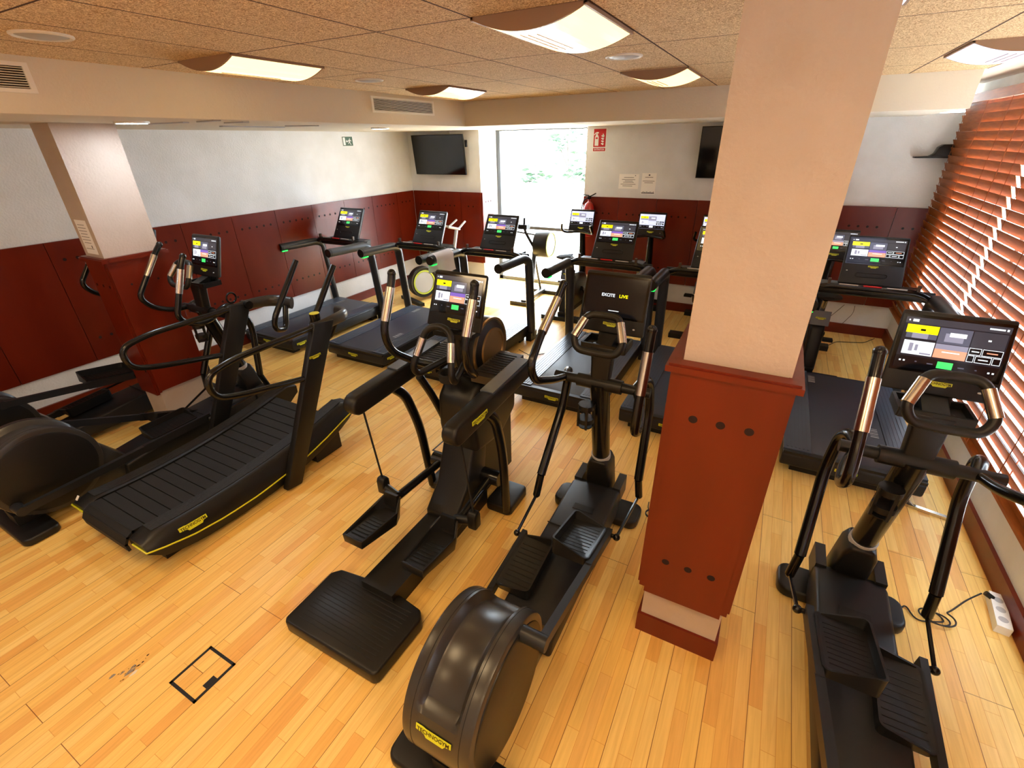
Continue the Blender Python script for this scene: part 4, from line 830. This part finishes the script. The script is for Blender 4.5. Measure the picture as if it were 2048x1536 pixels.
# ---- hanging-pedal stepper in the centre
def stepper():
    t = thing('stepper_machine', 'black stepper machine with two padded side arms and pedals hung on cables, centre', 'exercise machine', (-1.53, .82, 0))
    b = B(); pr = [(-.32, .02), (-.30, .0), (.30, .0), (.32, .02), (.33, .34), (.29, .385), (.10, .41), (-.10, .41), (-.29, .385), (-.33, .34)]
    b.prism(pr, 'z', .0, .085, .022, 3); b.obj('rear_step', 'black', t)
    b = B()
    for k in range(13): b.box((0, .055+.024*k, .0855), (.52, .004, .002), .0005)
    b.obj('step_ribs', 'rubber', t)
    b = B(); b.box((.02, .85, .065), (.22, 1.0, .13), .03, seg=3); b.prism([(.95, .06), (1.30, .10), (1.38, .60), (1.22, .60), (1.10, .30), (.95, .16)], 'x', -.10, .14, .02, 3); b.obj('floor_beam', 'black', t)
    for s in (-1, 1): b = B(); b.pad((s*.25, 1.42, .035), (.20, .28, .07), .04, .014); b.obj('foot', 'black', t)
    # tower shroud
    b = B(); b.prism([(1.20, .52), (1.52, .48), (1.74, .60), (1.76, 1.02), (1.55, 1.05), (1.28, 1.0), (1.18, .90), (1.17, .70)], 'x', -.10, .17, .045, 4); tw = b.obj('tower', 'black', t)
    badge(frame_xz((.1705, 1.50, .90), (0, 1, .15), (0, -.15, 1)), .10, tw); badge(frame_xz((.03, 1.1715, .64), (1, 0, 0), (0, 0, 1)), .07, tw)
    b = B(); b.box((0, 1.60, .28), (.16, .42, .50), .04); b.obj('tower_leg', 'black', t)
    # drum
    b = B(); b.lathe([(-.16, .15), (-.13, .20), (.05, .205), (.065, .20)], (0, 1.58, 1.10), 'x', 48); dr = b.obj('flywheel_drum', 'housing', t)
    b = B(); b.lathe([(.060, .203), (.075, .203), (.075, .190), (.062, .188)], (0, 1.58, 1.10), 'x', 48); b.obj('outer_ring', 'bronze', dr)
    b = B(); b.lathe([(.06, .185), (.085, .14), (.085, .002)], (0, 1.58, 1.10), 'x', 48); b.obj('drum_cap', 'black', dr)
    b = B(); b.lathe([(.085, .138), (.097, .136), (.097, .122), (.086, .120)], (0, 1.58, 1.10), 'x', 48); b.obj('inner_ring', 'bronze', dr)
    # padded arms
    for s in (-1, 1):
        b = B(); H = .062; pts = []; y0, y1, z0, z1 = .76, 1.52, 1.0, 1.035
        for k in range(9): a = PI/2+PI*k/8; pts.append((y0+H*math.cos(a), z0+H*math.sin(a)))
        pts += [(y1, z1-H), (y1+.05, z1-H*.6), (y1+.05, z1+H*.55), (y1, z1+H)]
        b.prism(pts, 'x', s*.335-.045, s*.335+.045, .018, 3); arm = b.obj('side_arm', 'black', t)
        b = B(); b.box((s*.335, 1.30, 1.088), (.082, .44, .010), .004, rx(2.6)); b.obj('arm_top_plate', 'rail', arm)
        if s > 0: badge(frame_xz((s*.3805, .93, 1.005), (0, 1, .03), (0, -.03, 1)), .15, arm)
        b = B(); b.box((s*.215, 1.42, 1.055), (.17, .36, .05), .015, rx(2)); pl = b.obj('ribbed_panel', 'housing', t)
        b = B()
        for k in range(10): b.box((s*.215, 1.29+.028*k, 1.083+.001*k), (.13, .009, .006), .002)
        b.obj('ribs', 'rubber', pl)
        b = B(); b.tube([(s*.335, 1.06, .96), (s*.335, 1.16, .86), (s*.325, 1.25, .58), (s*.315, 1.30, .04)], .027, 14, .30, flat=1.25); b.obj('curved_leg', 'satin', t)
        # cable, bracket, pedal
        top = Vector((s*.335, .80, .945)); bot = Vector((s*.345, .86, .40)); b = B(); b.tube([top, bot], .006, 8); b.obj('cable', 'rubber', t)
        b = B(); b.prism([(-.032, -.075), (.032, -.075), (.032, .02), (.018, .045), (-.018, .045), (-.032, .02)], 'x', s*.345-.03, s*.345+.03, .012, 3, (0, .86, .36)); b.tube([(s*.345, .86, .33), (s*.22, .84, .31)], .028, 12); b.obj('cable_bracket', 'black', t)
        b = B(); hub = (s*.20, 1.30, .29); b.tube([(s*.13, 1.30, .29), (s*.27, 1.30, .29)], .052, 20); b.tube([hub, (s*.235, .86, .285)], .027, 14); b.obj('pedal_arm', 'satin', t)
        pc = Vector((s*(.215), .62, .275)); b = B(); w_, l_ = .185, .36
        rot = rx(-8); P = lambda u, v, n=0: pc + rot @ Vector((u, v, n))
        fl = [(-.075, -.18), (.075, -.18), (.095, .10), (.06, .17), (-.06, .17), (-.095, .10)]
        lo = [b.bm.verts.new(P(u*.92, v*.96, -.045)) for u, v in fl]; up_ = [b.bm.verts.new(P(u, v, (.01 if v < -.1 else .045 if v < .12 else .10))) for u, v in fl]; inn = [b.bm.verts.new(P(u*.87, v*.92, (.006 if v < -.1 else .040 if v < .12 else .095))) for u, v in fl]; flo = [b.bm.verts.new(P(u*.82, v*.90, .0)) for u, v in fl]
        F = [b.bm.faces.new(lo[::-1]), b.bm.faces.new(flo)]
        for i in range(6):
            j = (i+1) % 6
            for A, C in ((lo, up_), (up_, inn), (inn, flo)): F.append(b.bm.faces.new((A[i], A[j], C[j], C[i])))
        bmesh.ops.recalc_face_normals(b.bm, faces=F); bmesh.ops.bevel(b.bm, geom=list(b.bm.edges), offset=.005, segments=2, affect='EDGES', profile=.5, clamp_overlap=True); b._set(b.bm.faces)
        for k in range(7): b.box(P(0, -.13+.028*k, .003), (.10, .006, .003), 0, rot)
        b.box(P(0, .155, .075), (.10, .02, .09), .008, rot)
        b.obj('pedal', 'black', t)
        # fixed handles
        b = B(); b.tube([(s*.10, 1.25, 1.07), (s*.22, 1.16, 1.12), (s*.265, 1.02, 1.23), (s*.27, .99, 1.36), (s*.27, 1.11, 1.62), (s*.27, 1.12, 1.66)], .0225, 14, .06); b.ball((s*.27, 1.12, 1.66), .0245); hd = b.obj('upper_handle', 'satin', t)
        grip(hd, (s*.27, 1.015, 1.415), (s*.27, 1.095, 1.588), .0258)
    b = B(); b.tube([(-.17, 1.13, 1.04), (-.155, 1.22, .86), (-.15, 1.33, .60), (-.15, 1.36, .28)], .025, 12, .12); b.obj('inner_strut', 'satin', t)
    # front loop handlebar
    L = [(-.06, 1.30, 1.12), (-.13, 1.07, 1.09), (-.135, 1.04, 1.15), (-.085, 1.14, 1.36), (0, 1.16, 1.385), (.085, 1.14, 1.36), (.135, 1.04, 1.15), (.13, 1.07, 1.09), (.06, 1.30, 1.12)]
    b = B(); b.tube(L, .020, 14, .05); hb = b.obj('handlebar', 'black', t)
    for s in (-1, 1): grip(hb, (s*.118, 1.068, 1.215), (s*.097, 1.115, 1.31), .0235)
    b = B(); b.lathe([(0, .062), (.05, .065), (.05, .052), (.01, .048)], (.01, 1.19, 1.03), 'z', 24); b.obj('cup_holder', 'rubber', t)
    b = B(); b.tube([(0, 1.36, 1.05), (0, 1.33, 1.32)], .045, 14); b.box((0, 1.31, 1.29), (.26, .12, .03), .01); b.obj('console_stem', 'black', t)
    console_panel(t, (0, 1.272, 1.325), (0, 1.40, 1.632), .385, .365, .035, 0)
stepper()

# ---- upright bikes along the back wall
def upright_bike(label, x, y, variant=2):
    t = thing('exercise_bike', label, 'exercise bike', (x, y, 0), 0, 'exercise bikes')
    b = B(); b.box((0, .06, .03), (.56, .12, .06), .025, seg=3); b.box((0, 1.02, .03), (.50, .11, .06), .025, seg=3); b.box((0, .54, .07), (.10, .95, .08), .02); b.obj('base', 'black', t)
    b = B(); b.prism([(.10, .06), (.24, .06), (.46, .56), (.34, .60), (.22, .52)], 'x', -.065, .065, .03, 3); b.obj('seat_tower', 'black', t)
    b = B(); b.prism([(.30, .10), (.95, .10), (1.0, .30), (.85, .52), (.55, .58), (.40, .42)], 'x', -.08, .08, .04, 3); b.obj('drive_housing', 'housing', t)
    b = B(); b.box((0, .29, .60), (.17, .10, .15), .02, rx(-18)); bx_ = b.obj('rear_shell', 'rail', t); P = frame_xz((0, .236, .615), (1, 0, 0), (0, .3, 1)); badge(lambda u, v, n: P(u, v, n+.002), .09, bx_)
    b = B(); b.tube([(0, .34, .60), (0, .27, .80)], .025, 12); b.obj('seat_post', 'chrome', t)
    b = B(); rings = []
    for k, (yy, wd, th, zz) in enumerate(((.08, .05, .03, .87), (.12, .12, .06, .87), (.20, .125, .07, .865), (.28, .07, .06, .86), (.36, .03, .045, .86), (.42, .018, .03, .855), (.44, .008, .015, .85))):
        rings.append([b.bm.verts.new((wd*math.cos(2*PI*i/14), yy, zz+th/2*math.sin(2*PI*i/14))) for i in range(14)])
    F = [b.bm.faces.new((A[i], A[(i+1) % 14], C[(i+1) % 14], C[i])) for A, C in zip(rings, rings[1:]) for i in range(14)] + [b.bm.faces.new(rings[0][::-1]), b.bm.faces.new(rings[-1])]
    bmesh.ops.recalc_face_normals(b.bm, faces=F); b._set(F); b.obj('saddle', 'rubber', t)
    for s in (-1, 1):
        b = B(); yc = .62+s*.10; zc = .33-s*.10; b.tube([(s*.085, .62, .33), (s*.115, .62, .33)], .03, 12); b.box((s*.115, (yc+.62)/2, (zc+.33)/2), (.02, .03, .16), .006, rx(45)); cr = b.obj('crank_arm', 'satin', t)
        b = B(); b.box((s*.18, yc, zc), (.10, .09, .025), .006); b.obj('pedal', 'rubber', cr)
    b = B(); b.tube([(0, .88, .45), (0, .80, 1.10)], [.055, .040], 16); b.obj('mast', 'satin', t)
    b = B(); b.tube([(-.21, .52, 1.24), (-.23, .56, 1.15), (-.20, .66, 1.11), (0, .74, 1.12), (.20, .66, 1.11), (.23, .56, 1.15), (.21, .52, 1.24)], .017, 12, .05); b.obj('handlebar', 'satin', t)
    console_panel(t, (0, .70, 1.13), (0, .79, 1.42), .38, .37, .035, variant)
    return t
upright_bike('exercise bike at the back wall just right of the tall window, below the extinguisher', -2.42, 5.88)
upright_bike('exercise bike at the back wall seen between the two middle treadmills', -1.44, 5.92)
upright_bike('exercise bike at the back wall hidden behind the free-standing pillar, only a pedal showing', -.62, 5.92)
upright_bike('exercise bike at the back right, between the pillar and the wooden blinds', .64, 5.30, 1)

# ---- spin bikes with a big ringed flywheel at the rear
def spin_bike(label, x, y, rz_, h=0.0):
    t = thing('spin_bike', label, 'exercise bike', (x, y, 0), rz_, 'spin bikes')
    b = B(); b.box((0, .06, .03), (.62, .08, .05), .02); b.box((0, 1.10, .03), (.56, .08, .05), .02); b.obj('floor_bars', 'black', t)
    b = B(); b.lathe([(-.05, .16), (-.06, .235), (-.05, .245), (.05, .245), (.06, .235), (.05, .19)], (0, .28, .30), 'x', 44); fw = b.obj('flywheel', 'black', t)
    b = B(); b.lathe([(.056, .195), (.064, .193), (.064, .172), (.056, .170)], (0, .28, .30), 'x', 44); b.obj('lime_ring', 'limering', fw)
    b = B(); b.lathe([(.04, .17), (.058, .165), (.058, .002)], (0, .28, .30), 'x', 44); b.obj('hub_disc', 'lightgrey', fw)
    b = B(); b.prism([(.30, .08), (1.05, .06), (1.08, .12), (.85, .40), (.70, .55), (.45, .50), (.28, .25)], 'x', -.04, .04, .02, 2); b.obj('frame', 'tube', t)
    b = B(); b.tube([(0, .55, .45), (0, .42, .84)], .028, 12); b.obj('seat_post', 'satin', t)
    b = B(); b.box((0, .38, .87), (.12, .26, .05), .022, seg=3, taper=(.8, .9)); b.obj('saddle', 'rubber', t)
    b = B(); b.tube([(0, .85, .40), (0, 1.0, 1.02)], .028, 12); b.obj('mast', 'lightgrey', t)
    b = B(); b.tube([(-.20, .72, 1.12), (-.20, .95, 1.06), (.20, .95, 1.06), (.20, .72, 1.12)], .018, 10, .06); b.tube([(-.14, .95, 1.06), (-.12, 1.10, 1.16)], .016, 8); b.tube([(.14, .95, 1.06), (.12, 1.10, 1.16)], .016, 8); b.obj('handlebar', 'lightgrey', t)
    for s in (-1, 1):
        b = B(); b.tube([(s*.04, .68, .34), (s*.09, .68, .34)], .025, 10); b.tube([(s*.09, .68, .34), (s*.09, .68+s*.12, .34-s*.12)], .012, 8); cr = b.obj('crank_arm', 'satin', t)
        b = B(); b.box((s*.14, .68+s*.12, .34-s*.12), (.09, .08, .025), .005); b.obj('pedal', 'chrome', cr)
spin_bike('spin bike with a lime ringed flywheel, seen between the second and third treadmills', -4.92, 5.62, -.38)
def drum_machine():
    t = thing('exercise_machine', 'exercise machine with a raised lime ringed drum, backlit by the tall window', 'exercise machine', (-3.20, 6.75, 0))
    b = B(); b.box((0, .30, .03), (.55, .08, .06), .02); b.box((-.02, -.45, .03), (.40, .08, .06), .02); b.box((0, -.08, .06), (.08, .75, .05), .015); b.obj('floor_bars', 'black', t)
    b = B(); b.lathe([(-.13, .16), (-.15, .19), (-.13, .20), (.06, .20), (.08, .19), (.07, .17)], (.15, .05, .86), 'x', 44); fw = b.obj('drum', 'black', t)
    b = B(); b.lathe([(.074, .190), (.086, .188), (.086, .172), (.074, .170)], (.15, .05, .86), 'x', 44); b.obj('lime_ring', 'limering', fw)
    b = B(); b.lathe([(.06, .17), (.078, .165), (.078, .002)], (.15, .05, .86), 'x', 44); b.obj('hub_disc', 'lightgrey', fw)
    b = B(); b.tube([(0, -.20, .06), (-.02, 0, .80)], .035, 12); b.tube([(-.05, .30, .05), (-.03, .04, .60)], .02, 10); b.obj('mast', 'tube', t)
    b = B(); b.tube([(-.02, 0, .78), (-.18, .0, 1.02), (-.22, .02, 1.12)], .022, 10, .05); b.tube([(-.40, .0, 1.03), (-.02, 0, 1.00), (.05, 0, .97)], .014, 8); b.obj('handlebar', 'satin', t)
    b = B(); b.box((-.22, .02, 1.11), (.15, .12, .07), .025, seg=3); b.tube([(-.22, .02, 1.12), (-.21, .02, 1.24)], .018, 8); b.obj('control_head', 'black', t)
drum_machine()
